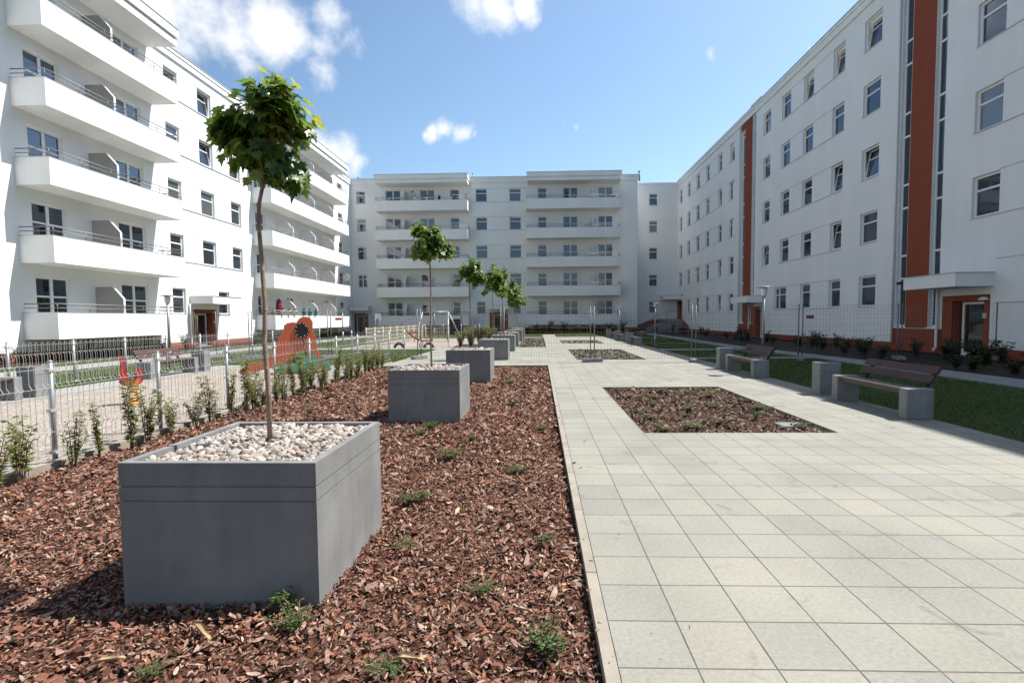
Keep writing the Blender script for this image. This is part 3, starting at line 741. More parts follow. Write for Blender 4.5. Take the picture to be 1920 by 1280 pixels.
def pebbles(i, y, n, size):
    import bmesh
    bm = bmesh.new(); bmesh.ops.create_icosphere(bm, subdivisions=2 if i == 0 else 1, radius=1)
    bv = np.array([v.co[:] for v in bm.verts]); bf = np.array([[v.index for v in f.verts] for f in bm.faces]); bm.free()
    nv = len(bv)
    px = NP.uniform(t+.02, w-t-.02, n); py = NP.uniform(t+.02, w-t-.02, n)
    L = size*np.exp(NP.normal(0, .28, n)); sc = np.stack([L, L*NP.uniform(.6, .9, n), L*NP.uniform(.42, .68, n)], 1)
    P = bv[None]*sc[:, None, :]
    P = P*(1 + .16*np.sin(bv[None, :, [1, 2, 0]]*NP.uniform(1.5, 3.2, (n, 1, 3)) + NP.uniform(0, 6, (n, 1, 3))))
    for q in range(5):
        nn = NP.normal(0, 1, (n, 1, 3)); nn /= np.linalg.norm(nn, axis=2, keepdims=True)
        dd = np.sum(P*nn, 2, keepdims=True); lim = dd.max(1, keepdims=True)*NP.uniform(.55, .9, (n, 1, 1))
        P = P - np.maximum(dd-lim, 0)*nn
    a = NP.normal(0, .5, n); c, s = np.cos(a)[:, None], np.sin(a)[:, None]
    P = np.stack([P[..., 0]*c+P[..., 2]*s, P[..., 1], -P[..., 0]*s+P[..., 2]*c], -1)
    a = NP.uniform(0, 2*PI, n); c, s = np.cos(a)[:, None], np.sin(a)[:, None]
    P = np.stack([P[..., 0]*c-P[..., 1]*s+px[:, None], P[..., 0]*s+P[..., 1]*c+py[:, None], P[..., 2]+NP.uniform(.700, .742, n)[:, None]+.02*(1-np.abs(px-.56)-np.abs(py-.56))[:, None]], -1)
    F = (np.arange(n)*nv)[:, None, None] + bf[None]
    o = np_obj('pebbles', P.reshape(-1, 3), F.reshape(-1, 3), M['pebble'], smooth=True)
    o.location = (-2.36 + (0 if i < 3 else .06), y, 0)
    tag(o, 'pale rounded pebbles filling the planter ' + PNAME[i], 'pebbles', None, 'stuff')
for i, y in enumerate(PY): pebbles(i, y, [3200, 900, 600, 400, 300, 250, 200, 200][i], [.0215, .034, .042, .05, .055, .06, .065, .065][i])

HALF = [(.0, .0), (.10, -.07), (.27, -.13), (.27, .02), (.52, .06), (.43, .20), (.60, .42), (.38, .40), (.29, .46), (.36, .68), (.20, .62), (.13, .72), (0, 1.0)]
HALF_LO = [(0, 0), (.28, -.12), (.5, .08), (.58, .42), (.33, .42), (.34, .68), (.14, .68), (0, 1.0)]
def leaf_np(half):
    pts = half + [(-x, y) for x, y in reversed(half[1:-1])]
    V = [(0, .30, 0)] + [(x, y, 0) for x, y in pts]
    n = len(pts)
    return np.array(V, float), np.array([(0, i+1, (i+1) % n+1) for i in range(n)])
LEAF, LEAF_LO = leaf_np(HALF), leaf_np(HALF_LO)
def scatter_leaves(leaf, pos, tip, nor, size, fold=.25, droop=.25):
    V, F = leaf; n = len(pos)
    tip = tip/np.linalg.norm(tip, axis=1, keepdims=True)
    nor = nor - tip*np.sum(nor*tip, 1, keepdims=True); nor = nor/np.linalg.norm(nor, axis=1, keepdims=True)
    side = np.cross(tip, nor)
    x = V[None, :, 0]*size[:, None]; y = V[None, :, 1]*size[:, None]
    fo = NP.normal(fold, .14, n)[:, None]; dr = NP.normal(droop, .16, n)[:, None]
    z = np.abs(x)*fo - (y*y/size[:, None])*dr - (x*x/size[:, None])*NP.normal(.15, .25, n)[:, None]
    P = pos[:, None, :] + side[:, None, :]*x[..., None] + tip[:, None, :]*y[..., None] + nor[:, None, :]*z[..., None]
    Fa = (np.arange(n)*len(V))[:, None, None] + F[None]
    return P.reshape(-1, 3), Fa.reshape(-1, 3)

def maple(x, y, base, fork, blobs, nleaf, size, trunk, label, hi=True, r0=.024, nb=44):
    """blobs: (dx,dy,z,rx,ry,rz,weight) crown clumps relative to the stem"""
    th = thing('maple_tree', label, 'tree', (x, y, base), 0, 'young maples standing in the planters')
    tb = MB(); pts = [(dx, dy, z-base) for dx, dy, z in trunk]
    n = len(pts); tb.tube(pts, [r0*(1-.35*i/(n-1)) for i in range(n)], 8)
    # knots
    for q in range(1, n-1):
        p = Vector(pts[q]); tb.lathe([(r0*.3, -.02), (r0*.95, -.006), (r0*.98, .006), (r0*.3, .02)], 8, (p.x, p.y, p.z))
    top = Vector(pts[-1]); rng = random.Random(int(y*100))
    W = [bb[6] for bb in blobs]; ends = []
    P = []; T = []; Nn = []; S = []
    cen = np.average(np.array([[bb[0], bb[1], bb[2]-base] for bb in blobs]), axis=0, weights=W)
    for k in range(nb):
        bb = rng.choices(blobs, W)[0]
        d = Vector((rng.gauss(0, 1), rng.gauss(0, 1), rng.gauss(0, 1))).normalized()*(rng.random()**.42)
        e = Vector((bb[0]+d.x*bb[3], bb[1]+d.y*bb[4], bb[2]-base+d.z*bb[5]))
        c = Vector((bb[0]*.5, bb[1]*.5, (bb[2]-base)*.55 + top.z*.45))
        m = top.lerp(c, .7)
        pth = [top - Vector((0, 0, .03*rng.random())), top.lerp(m, .6)+Vector((rng.gauss(0, .02), rng.gauss(0, .02), .02)), m.lerp(e, .5)+Vector((rng.gauss(0, .02), rng.gauss(0, .02), .03)), e]
        tb.tube(pth, [r0*.34, r0*.26, r0*.16, r0*.07], 4, cap=False)
        for j in range(int(nleaf/nb)+1):
            f = rng.random()**.6
            q = pth[2].lerp(e, f) + Vector((rng.gauss(0, size*.5), rng.gauss(0, size*.5), rng.gauss(0, size*.45)))
            o = Vector((q.x-cen[0], q.y-cen[1], (q.z-cen[2])*.6)); o = o.normalized() if o.length > 1e-4 else Vector((1, 0, 0))
            P.append(q); T.append(o*.75 + Vector((rng.gauss(0, .45), rng.gauss(0, .45), -.55+rng.gauss(0, .3))))
            Nn.append(o*.8 + Vector((rng.gauss(0, .35), rng.gauss(0, .35), .9))); S.append(size*rng.uniform(.6, 1.2))
    tb.build('trunk', M['bark'], th)
    v, f = scatter_leaves(LEAF if hi else LEAF_LO, np.array(P), np.array(T), np.array(Nn), np.array(S))
    np_obj('crown', v, f, M['leaf'], th)
    return th
Y1 = 3.27
maple(-1.80, Y1, .70, 2.42, [(.13, 0, 2.92, .16, .2, .185, 4.4), (-.20, 0, 2.79, .07, .1, .06, 1.3), (-.12, 0, 2.80, .08, .12, .09, 1.2), (-.02, .0, 2.64, .12, .15, .085, 1.9), (.13, .0, 2.56, .065, .1, .055, .8), (.225, -.03, 2.455, .05, .07, .05, .75),
                     (.29, 0, 2.79, .045, .08, .05, .7), (.10, 0, 3.07, .10, .1, .05, .8)], 900, .09,
      [(0, 0, .66), (.005, 0, 1.05), (-.012, 0, 1.4), (.0, 0, 1.62), (-.012, 0, 1.95), (-.022, 0, 2.15), (-.018, 0, 2.3), (.012, 0, 2.42), (.03, 0, 2.52)],
      'large leafy young maple with a lopsided crown, in the planter nearest the camera', True, .0168, 54)
specs = [(8.29, 2.50, 2.78, .34, .36, 'small round crowned maple in the second planter, standing clear before the far wing'),
         (13.18, 2.42, 2.76, .36, .46, 'maple with a leaning stem in the third planter'),
         (19.41, 2.45, 3.08, .52, .86, 'maple in the fourth planter, its crown touching its right hand neighbour'),
         (24.41, 2.5, 3.2, .55, .92, 'maple in the fifth planter, in the middle of the overlapping crowns'),
         (28.66, 2.6, 3.22, .64, .92, 'maple in the sixth planter, half hidden among overlapping crowns'),
         (34.76, 2.5, 3.2, .80, .98, 'maple in the seventh planter, low in the cluster of overlapping crowns'),
         (39.86, 2.5, 3.15, .92, 1.0, 'farthest maple, low at the right end of the overlapping crowns')]
for i, (yy, fk, cz, rr, rz, lab) in enumerate(specs):
    rg = random.Random(50+i); bl = [(0, 0, cz, rr*.8, rr*.8, rz*.8, 8)]
    for q in range(7):
        a = rg.uniform(0, 2*PI); bl.append((math.cos(a)*rr*.62, math.sin(a)*rr*.62, cz+rg.uniform(-.62, .62)*rz, rr*.40, rr*.40, rz*.36, 1.0))
    bl.append((rr*.85, 0, cz-rz*.45, rr*.25, rr*.25, rz*.22, .5))
    j = rg.uniform(-.03, .03)
    lean = -.07 if i == 1 else .0
    maple(-1.79 + (.02 if i > 2 else 0), yy, .70, fk, bl, 1350, .075 if i < 2 else (.095 if i < 5 else .12),
          [(.05 if i == 1 else 0, 0, .66), (j*.5+(.03 if i == 1 else 0), 0, 1.3), (-j*.6, 0, 1.9), (lean*.4, 0, fk), (lean*.5, 0, fk+.2)], lab, False, .016 if i < 3 else .02, 46)

# ------------------------------------------------------------------ shrubs, weeds
def leafy_stems(rng, nst, h, spread, leafsize, nl, mid, up=.5):
    """upright stems with small leaves; returns (stem mesh, leaf mesh)"""
    tb = MB(); P = []; T = []; Nn = []; S = []
    for s in range(nst):
        a = rng.uniform(0, 2*PI); hh = h*rng.uniform(.55, 1.0); ln = spread*rng.uniform(.2, 1)
        p = [Vector((math.cos(a)*.02, math.sin(a)*.02, -.03))]
        for q in range(1, 4): p.append(Vector((math.cos(a)*ln*(q/3)**1.3 + rng.gauss(0, .012), math.sin(a)*ln*(q/3)**1.3 + rng.gauss(0, .012), hh*q/3)))
        tb.tube(p, [.006, .005, .004, .002], 4, cap=False)
        for l in range(int(nl*hh/h)):
            f = rng.uniform(.18, 1.0)*3; i = min(int(f), 2); q = p[i].lerp(p[i+1], f-i)
            b2 = rng.uniform(0, 2*PI); d = Vector((math.cos(b2), math.sin(b2), up*rng.uniform(-.2, 1.2)))
            P.append(q+d*.01); T.append(d); Nn.append(Vector((rng.gauss(0, .4), rng.gauss(0, .4), 1))); S.append(leafsize*rng.uniform(.6, 1.25))
    ol = np.array([(0, .5, 0), (0, 0, 0), (.20, .25, 0), (.22, .6, 0), (0, 1, 0), (-.22, .6, 0), (-.20, .25, 0)], float)
    of = np.array([(0, 1, 2), (0, 2, 3), (0, 3, 4), (0, 4, 5), (0, 5, 6), (0, 6, 1)])
    return tb, scatter_leaves((ol, of), np.array(P), np.array(T), np.array(Nn), np.array(S), .3, .2)
def plant_proto(name, label, cat, group, rng, nst, h, spread, leafsize, nl, lm):
    th = thing(name, label, cat, (0, 0, -50), 0, group)
    tb, (v, f) = leafy_stems(rng, nst, h, spread, leafsize, nl, 0)
    tb.build('stems', M['twig'], th); np_obj('foliage', v, f, M[lm], th)
    return th
FENCE_X = -5.45
rng = random.Random(5)
protos = [plant_proto('hedge_shrub', '', 'shrub', 'young hedge shrubs along the playground fence', random.Random(90+i), [5, 6, 8, 9][i], [.82, .72, .62, .74][i], [.07, .15, .18, .2][i], .05, [105, 90, 80, 85][i], 'shrub') for i in range(4)]
used = set()
SH = [3.72, 4.02, 4.45, 4.85, 5.35, 5.75, 6.1, 6.5, 6.95, 7.4, 7.75, 8.15, 8.6, 8.95, 9.3, 9.65, 10.0, 10.35, 10.7, 11.0, 11.35, 11.7, 12.05, 12.4, 12.75, 13.1, 13.45, 13.8, 14.15, 14.5, 14.85, 15.2, 15.55, 15.9, 16.25]
hl = ['thin upright', 'loose two stemmed', 'bushy', 'wide leafy']
for i, yy in enumerate(SH):
    k = (i*7+i//3) % 4
    rz = rng.uniform(0, 6.28); sc = rng.uniform(.85, 1.2)*(.95 if i < 12 else 1.0)
    rel = ('%s shrub number %s along the bed edge' % (hl[k], ORD[i] if i < 10 else str(i+1)))
    post = [3.86, 5.44, 7.01, 8.59, 10.18, 11.76, 13.36, 14.95, 16.51]
    seg = max([q for q in range(len(post)) if post[q] <= yy] or [0])
    place = ['before the leftmost near fence panel', 'before the second near fence panel', 'before the third near fence panel', 'before the panel behind the big maple stem',
             'before the fifth near fence panel', 'before the panel facing the camel figure', 'before the seventh near fence panel', 'at the far end of the bark bed', 'at the far end of the bark bed'][seg]
    pos = 'nearer' if yy-post[seg] < .55 else ('farther' if yy-post[seg] > 1.05 else 'middle')
    lab = '%s %s young hedge shrub %s' % (pos, hl[k], place)
    loc = (-5.17+rng.uniform(-.08, .1), yy, -.04)
    if k not in used:
        o = protos[k]; o.location = loc; o.rotation_euler = (0, 0, rz); o.scale = (sc, sc, sc); o['label'] = lab; used.add(k)
    else: copy_tree(protos[k], loc, rz, lab, (sc, sc, sc))

wp = [plant_proto('weed', '', 'weed', 'small green plants growing through the bark', random.Random(190+i), [16, 22, 12][i], [.075, .06, .10][i], [.13, .16, .10][i], .017, [30, 26, 40][i], 'weed') for i in range(3)]
WD = [(-1.04, 5.66, 'tiny green plant in the bark, right of the second planter'), (-.25, 5.14, 'bright green tuft in the bark close to the kerb, level with the near planter back'), (-.89, 6.49, 'small faint green plant in the bark beside the right side of the second planter'),
      (-1.63, 6.8, 'green plant in front of the second planter'), (-1.12, 4.3, 'green plant beside the far right corner of the near planter'), (.01, 3.48, 'little green plant beside the paving kerb, upper of two by the kerb'),
      (-.34, 2.85, 'low green plant in the middle of the foreground bark'), (-.95, 3.45, 'wide sprawling plant beside the right side of the near planter'), (-1.43, 2.66, 'small upright sprig at the front right corner of the near planter'),
      (-1.75, 2.14, 'leafy plant at the bottom edge left of the middle, below the near planter'), (-.69, 2.2, 'green plant at the bottom edge of the bark, right of the near planter'), (.02, 2.31, 'leafy green plant beside the kerb at the bottom of the photo'),
      (-1.28, 2.5, 'sprawling plant just below the front right corner of the near planter'), (-3.2, 4.2, 'green plant in the bark left of the near planter'), (-3.9, 8.4, 'green patch in the bark beyond the near planter, near the fence'),
      (-1.59, 7.2, 'plant close in front of the second planter, right side'), (.02, 7.12, 'plant beside the kerb level with the second planter'), (-.5, 9.2, 'plant in the bark right of the third planter'),
      (-3.0, 10.2, 'plant in the bark left of the second planter'), (-.7, 12.2, 'plant in the far right bark near the third planter'),
      (1.77, 9.99, 'plant in the far left corner of the square paving bed'), (2.03, 9.07, 'plant left of the middle of the square paving bed'), (1.65, 7.9, 'plant at the left edge of the square paving bed'), (2.5, 8.54, 'plant in the middle of the square paving bed'),
      (2.7, 7.6, 'plant near the front edge of the square paving bed'), (3.71, 7.2, 'green tuft in the front right corner of the square paving bed'), (3.3, 9.9, 'plant at the far right of the square paving bed'), (2.57, 10.69, 'plant at the far edge of the square paving bed'),
      (3.05, 8.9, 'plant right of the middle of the square paving bed'), (1.62, 10.7, 'plant at the very far left corner edge of the square paving bed'), (3.7, 8.6, 'plant at the right kerb of the square paving bed, halfway back'), (2.2, 7.15, 'plant close to the front kerb of the square paving bed, left half'),
      (3.35, 7.9, 'plant in the right half of the square paving bed, above its drain cover'), (2.2, 9.8, 'plant in the far half of the square paving bed, left of centre'), (3.1, 10.6, 'plant at the far kerb of the square paving bed, right half'), (1.7, 6.95, 'plant in the front left corner of the square paving bed')]
rng = random.Random(77)
for i, (xx, yy, lab) in enumerate(WD):
    k = i % 3; sc = rng.uniform(.65, 1.15)*(1.0 if yy < 5 else 1.4); rz = rng.uniform(0, 6.28)
    if i < 3: o = wp[k]; o.location = (xx, yy, -.03); o.rotation_euler = (0, 0, rz); o.scale = (sc,)*3; o['label'] = lab
    else: copy_tree(wp[k], (xx, yy, -.03), rz, lab, (sc*rng.uniform(.7, 1.5), sc*rng.uniform(.7, 1.3), sc*rng.uniform(.6, 1.2)))
# splintered wood pieces lying on the bark
for (xx, yy, L, rz, lab) in ((-1.72, 2.42, .24, -.62, 'long pale wood splinter on the bark in front of the near planter'), (-.10, 2.62, .11, -.1, 'short pale wood splinter on the bark near the kerb'), (-.62, 2.22, .17, .05, 'yellowish flat wood splinter at the bottom edge of the bark'), (-2.0, 2.18, .15, .5, 'pale wood splinter at the bottom left of the bark')):
    b = MB(); b.plate([(-L/2, 0), (-L*.2, -.010), (L*.3, -.014), (L/2, -.004), (L*.42, .008), (-L*.1, .012)], lambda a, c, tt: (a, c, tt + .03*(1-(2*a/L)**2)), 0, .006)
    o = b.build('wood_splinter', M['pale_splinter'] if 'pale_splinter' in M else M.setdefault('pale_splinter', mat('pale_splinter', (.33, .235, .13), .7, noise=(30, .25)))); o.location = (xx, yy, -.015); o.rotation_euler = (0, 0, rz)
    tag(o, lab, 'wood splinter', 'wood splinters on the bark')

# darker planting along the walls
dp = [plant_proto('bed_shrub', '', 'shrub', 'low shrubs planted along the walls', random.Random(290+i), [14, 12][i], [.55, .75][i], [.32, .25][i], .10, [38, 40][i], 'darkshrub') for i in range(2)]
def row(pts, fmt, base=0):
    global du
    for i, (xx, yy, sc) in enumerate(pts):
        k = i % 2; lab = fmt(i, xx, yy); rz = rng.uniform(0, 6.28)
        if du < 2 and k == du: o = dp[k]; o.location = (xx, yy, -.04); o.rotation_euler = (0, 0, rz); o.scale = (sc,)*3; o['label'] = lab; du += 1
        else: copy_tree(dp[k], (xx, yy, -.04), rz, lab, (sc,)*3)
du = 0
row([(12.3+rng.uniform(-.4, 2.2), 12+i*.55+rng.uniform(-.3, .3), rng.uniform(.8, 1.25)) for i in range(20)], lambda i, x, y: 'dark low shrub at the foot of the right wing by its near entrance')
row([(12.6+rng.uniform(-.4, 2.4), 23.4+i*.85+rng.uniform(-.3, .3), rng.uniform(.8, 1.2)) for i in range(18)], lambda i, x, y: 'dark low shrub at the foot of the right wing between its two entrances')
row([(12.3+rng.uniform(-.4, 2.6), 42+i*1.3+rng.uniform(-.3, .3), rng.uniform(.9, 1.4)) for i in range(9)], lambda i, x, y: 'dark shrub near the far right corner landing')
row([(-18.9+rng.uniform(-.9, .1), 17.5+i*.8+rng.uniform(-.2, .2), rng.uniform(.9, 1.25)) for i in range(12)], lambda i, x, y: 'shrub under the nearest left balcony stack')
row([(-18.9+rng.uniform(-.9, .1), 32.8+i*1.1+rng.uniform(-.2, .2), rng.uniform(1.0, 1.5)) for i in range(16)], lambda i, x, y: 'shrub under the farther left balcony stack')
row([(-1.2+i*.75+rng.uniform(-.2, .2), 52.6+rng.uniform(-.8, .5), rng.uniform(1.2, 1.9)) for i in range(14)], lambda i, x, y: 'shrub in the bed below the right hand balconies of the far wing')
row([(-18+i*1.3+rng.uniform(-.2, .2), 52.6+rng.uniform(-.8, .5), rng.uniform(1.0, 1.5)) for i in range(9)], lambda i, x, y: 'shrub in the bed below the left hand balconies of the far wing')
hp = plant_proto('feathery_bush', 'feathery green bush behind the third planter, leftmost of its clump', 'bush', 'feathery green bushes behind the third planter', random.Random(400), 34, 1.0, .42, .10, 26, 'bush')
hp.location = (-4.45, 28.2, -.04)
for i, (xx, yy, lab) in enumerate(((-3.9, 28.5, 'feathery green bush second from the left in the clump behind the third planter'), (-3.3, 28.3, 'feathery green bush third from the left in the clump behind the third planter'), (-2.85, 28.9, 'feathery green bush touching the fourth planter, rightmost of its clump'))): copy_tree(hp, (xx, yy, -.04), i*1.3, lab, (1.2,)*3)

# ------------------------------------------------------------------ fences
def fence_panel_mesh(L, n, wire=.0036, side=1):
    b = MB(); pitch = L/n; hw = pitch*.2
    zz = [(.08, 0), (.28, 0), (.335, .032), (.39, 0), (.54, 0), (.78, 0), (.83, .032), (.88, 0), (1.05, 0)]
    for i in range(n):
        c = (i+.5)*pitch
        path = [(side*o, c-hw, z) for z, o in zz] + [(0, c-hw*math.cos(a), 1.06+hw*math.sin(a)*1.2) for a in (0, PI/4, PI/2, 3*PI/4, PI)] + [(side*o, c+hw, z) for z, o in reversed(zz)]
        b.tube(path, wire, 4, cap=False)
    for z, o in ((.10, 0), (.335, .034), (.57, 0), (.83, .034), (1.04, 0)): b.tube([(side*o+.004, .02, z), (side*o+.004, L-.02, z)], wire*1.15, 4)
    return b
def post_mesh(h=1.12, r=.024):
    b = MB(); b.tube([(0, 0, -.1), (0, 0, h)], r, 10); b.lathe([(r*1.08, 0), (r*1.05, .012), (r*.6, .022)], 10, (0, 0, h-.01)); return b
def clamp_mesh(side):
    b = MB(); b.box(-.03, .03, -.045, .045, -.016, .016); return b
def fence(name, label, x, ys, side, m='fence', mp='galv', n=11, wire=.0031):
    th = thing(name, label, 'fence', (x, ys[0], 0))
    pm = post_mesh().mesh('fence_post'); pm.materials.append(M[mp]); cm = clamp_mesh(side).mesh('clamp'); cm.materials.append(M[m])
    for y in ys:
        o = link('fence_post', pm, None, th); o.location = (0, y-ys[0], 0)
        for z in (.10, .57, 1.02): c = link('clamp', cm, None, o); c.location = (0, 0, z)
    L = ys[1]-ys[0]; me = fence_panel_mesh(L, n, wire, side).mesh('wire_panel'); me.materials.append(M[m])
    for y in ys[:-1]:
        o = link('wire_panel', me, None, th); o.location = (0, y-ys[0], 0)
    return th
PITCH = 1.5838
fence('playground_fence', 'waist high pale wire fence with looped top, along the bark bed', FENCE_X, [2.27 + PITCH*i for i in range(11)], 1)
fence('playground_fence', 'waist high looped wire fence on the far side of the gravel, behind the benches', -11.52, [7.45 + 1.555*i for i in range(13)], -1, wire=.0042)
fence('playground_fence', 'cream fence on the left side of the far play area', -9.5, [27.4 + 1.5*i for i in range(10)], 1, 'cream', 'cream', 8, .009)
def fence_x(label, y, xs, m='cream', name='playground_fence', n=9, wire=.008):
    f = fence(name, label, 0, xs, 1, m, m, n, wire); f.rotation_euler = (0, 0, -PI/2); f.location = (xs[0], y, 0); return f
fence_x('looped wire fence across the far end of the far play area, below the far balconies', 41.2, [-9.4 + 1.5*i for i in range(4)], 'fence', n=8, wire=.007)
fence_x('short looped wire fence with gate closing the near playground towards the lawn', 20.2, [-7.6, -6.5, -5.45], 'fence', n=6, wire=.0045)
fence_x('cream fence section between the seesaw and the swing', 27.35, [-6.2, -4.95], n=7, wire=.007)

# mobile mesh fence on concrete feet
NODES = [(-13.7, 20.9), (-12.0, 20.6), (-8.55, 20.3), (-4.72, 19.65), (-1.42, 19.45), (1.85, 17.75), (5.33, 17.6), (9.1, 17.9), (12.55, 18.0), (15.55, 17.6)]
NL = ['at the far left of the mobile fence', 'between lamp and camel figure', 'over the camel figure', 'left of the swing', 'behind the third planter', 'across the main path', 'at the right edge of the path over the lawn', 'in front of the shaded right wing', 'in front of the near red stair strip']
for i in range(len(NODES)-1):
    a, c = Vector(NODES[i]), Vector(NODES[i+1]); d = (c-a); L = d.length-.14; u = d.normalized()
    th = thing('mesh_fence_panel', 'tall grey steel mesh fence panel ' + NL[i], 'fence panel', (a.x+u.x*.07, a.y+u.y*.07, 0), math.atan2(u.y, u.x), 'mobile mesh fence panels')
    for x in (0, L):
        f = MB(); f.tube([(x, 0, .08), (x, 0, 1.96)], .021, 8); f.build('frame_post', M['mesh'], th)
    f = MB(); nx = int(L/.115); rw = .0025
    for q in range(1, nx): f.tube([(L*q/nx, 0, .12), (L*q/nx, 0, 1.93)], rw, 3, cap=False)
    for z in (.14, .24, .45, .65, .85, 1.05, 1.20, 1.30, 1.45, 1.60, 1.70, 1.80, 1.92): f.tube([(0, 0, z), (L, 0, z)], rw*1.1, 3, cap=False)
    f.build('mesh', M['mesh'], th)
fl = ['left of the camel head', 'near the lamp on the left lawn', 'behind the camel figure', 'on the paving left of the third planter', 'beside the fourth planter', 'in the middle of the main path', 'at the lawn edge of the main path', 'on the shaded lawn', 'on the pavement of the right wing', 'under the near entrance of the right wing']
fb = MB(); fb.plate([(-.36, 0), (.36, 0), (.36, .09), (.30, .13), (-.30, .13), (-.36, .09)], lambda a, z, tt: (tt, a, z), -.11, .11)
fm = fb.mesh('fence_foot'); fm.materials.append(M['block'])
for i, (xx, yy) in enumerate(NODES):
    o = link('fence_foot', fm, None, None, .012); o.location = (xx, yy, .002); o.rotation_euler = (0, 0, rng.uniform(-.5, .1) - (.9 if i == 5 else .3))
    tag(o, 'grey concrete foot of the mobile fence ' + fl[i], 'fence foot', 'concrete feet of the mobile fence')

# ------------------------------------------------------------------ benches, bins, lamps
def bench(L):
    th = thing('park_bench', '', 'bench', (0, 0, -50), 0, 'concrete and wood benches')
    for y0 in (0, L-.17):
        b = MB(); b.box(0, .40, y0, y0+.17, 0, .46); b.build('end_block', M['block'], th, .012)
    b = MB()
    for i in range(3): b.box(.035+.115*i, .14+.115*i, .17, L-.17, .405, .447)
    b.box(.06, .34, .172, L-.172, .36, .404)
    b.build('seat', M['seatwood'], th, .006)
    b = MB()
    def sl(z): return .36 + (z-.44)*.62
    for z0, z1 in ((.53, .645), (.665, .775)):
        b.plate([(sl(z0), z0), (sl(z0)+.045, z0-.01), (sl(z1)+.045, z1-.01), (sl(z1), z1)], lambda a, z, tt: (a, tt, z), .12, L-.12)
    b.build('backrest', M['wood'], th)
    for y0 in (.22, L-.28):
        b = MB(); b.plate([(.30, .36), (.36, .36), (sl(.5)+.05, .50), (sl(.78)+.05, .775), (sl(.78)+.115, .76), (.44, .40), (.40, .33)], lambda a, z, tt: (a, tt, z), y0, y0+.05)
        b.build('backrest_support', M['darksteel'], th)
    return th
bp_ = bench(1.92)
BR = [(5.43, 7.6, 'bench on the right edge of the path, nearest the camera'), (5.38, 12.85, 'second bench along the shaded right edge, before the lamp post'), (5.38, 28.5, 'concrete bench beyond the mobile fence, nearest of three far benches'), (5.36, 33.3, 'concrete bench beyond the mobile fence, middle of three far benches'), (5.45, 37.4, 'concrete bench beyond the mobile fence, farthest of three')]
for i, (xx, yy, lab) in enumerate(BR):
    if i == 0: bp_.location = (xx, yy, 0); bp_['label'] = lab
    else: copy_tree(bp_, (xx, yy, 0), 0, lab)
copy_tree(bp_, (-10.44, 15.1, 0), PI, 'brown backed bench facing the gravel in front of the far playground fence'); copy_tree(bp_, (-10.5, 9.88, 0), PI, 'bench cut off by the left edge of the photo, beside the grey bin')
bb = MB(); W, D, Hh, t2 = .40, .30, .63, .045
bb.box(0, W, 0, D, 0, .46); bb.box(.006, W-.006, .006, D-.006, .46, .468)
for (x0, x1, y0, y1) in ((0, W, 0, t2), (0, W, D-t2, D), (0, t2, t2, D-t2), (W-t2, W, t2, D-t2)): bb.box(x0, x1, y0, y1, .468, Hh)
bin_m = bb.mesh('body'); bin_m.materials.append(M['block'])
il = MB(); il.box(t2+.003, W-t2-.003, t2+.003, D-t2-.003, .47, .56); in_m = il.mesh('liner'); in_m.materials.append(M['blackp'])
BN = [(5.51, 10.06, 'pale concrete bin beside the nearest right hand bench'), (5.30, 15.0, 'pale concrete bin beside the second right hand bench'), (5.3, 30.7, 'concrete bin beside the nearest of the far benches'), (5.3, 35.5, 'concrete bin beside the middle far bench'), (5.32, 40.3, 'farthest concrete bin by the far right benches'),
      (-10.86, 10.1, 'grey concrete bin at the left edge, seen through the near fence'), (-10.80, 15.3, 'grey concrete bin beside the brown backed playground bench')]
for (xx, yy, lab) in BN:
    th = thing('litter_bin', lab, 'bin', (xx, yy, 0), 0, 'square concrete litter bins')
    link('body', bin_m, None, th, .01); link('liner', in_m, None, th)
def lamp():
    th = thing('street_lamp', '', 'lamp', (0, 0, -50), 0, 'short courtyard lamps')
    b = MB(); b.lathe([(.10, 0), (.10, .015), (.05, .03)], 12); b.tube([(0, 0, 0), (0, 0, .7)], .05, 12); b.tube([(0, 0, .7), (0, 0, 2.12)], .036, 12); b.build('pole', M['galv'], th)
    b = MB(); b.lathe([(.045, 2.10), (.075, 2.13), (.085, 2.30), (.08, 2.31)], 14); b.build('lamp_glass', M['lampglass'], th)
    b = MB(); b.lathe([(.05, 2.315), (.185, 2.328), (.195, 2.338), (.185, 2.348), (.04, 2.365)], 20); b.build('lamp_shade', M['galv'], th)
    return th
lp = lamp()
for i, (xx, yy, lab) in enumerate(((6.07, 13.9, 'tall grey lamp with disc head behind the second right hand bench'), (6.43, 28.3, 'disc headed lamp on the lawn before the far right corner'), (5.85, 37.2, 'small far lamp by the far right benches'), (-11.33, 15.1, 'lamp behind the brown backed playground bench'), (-14.25, 36.2, 'lamp before the farther left balcony stack'), (-9.2, 44.0, 'far lamp before the left balconies of the far wing'))):
    if i == 0: lp.location = (xx, yy, 0); lp['label'] = lab
    else: copy_tree(lp, (xx, yy, 0), 0, lab)

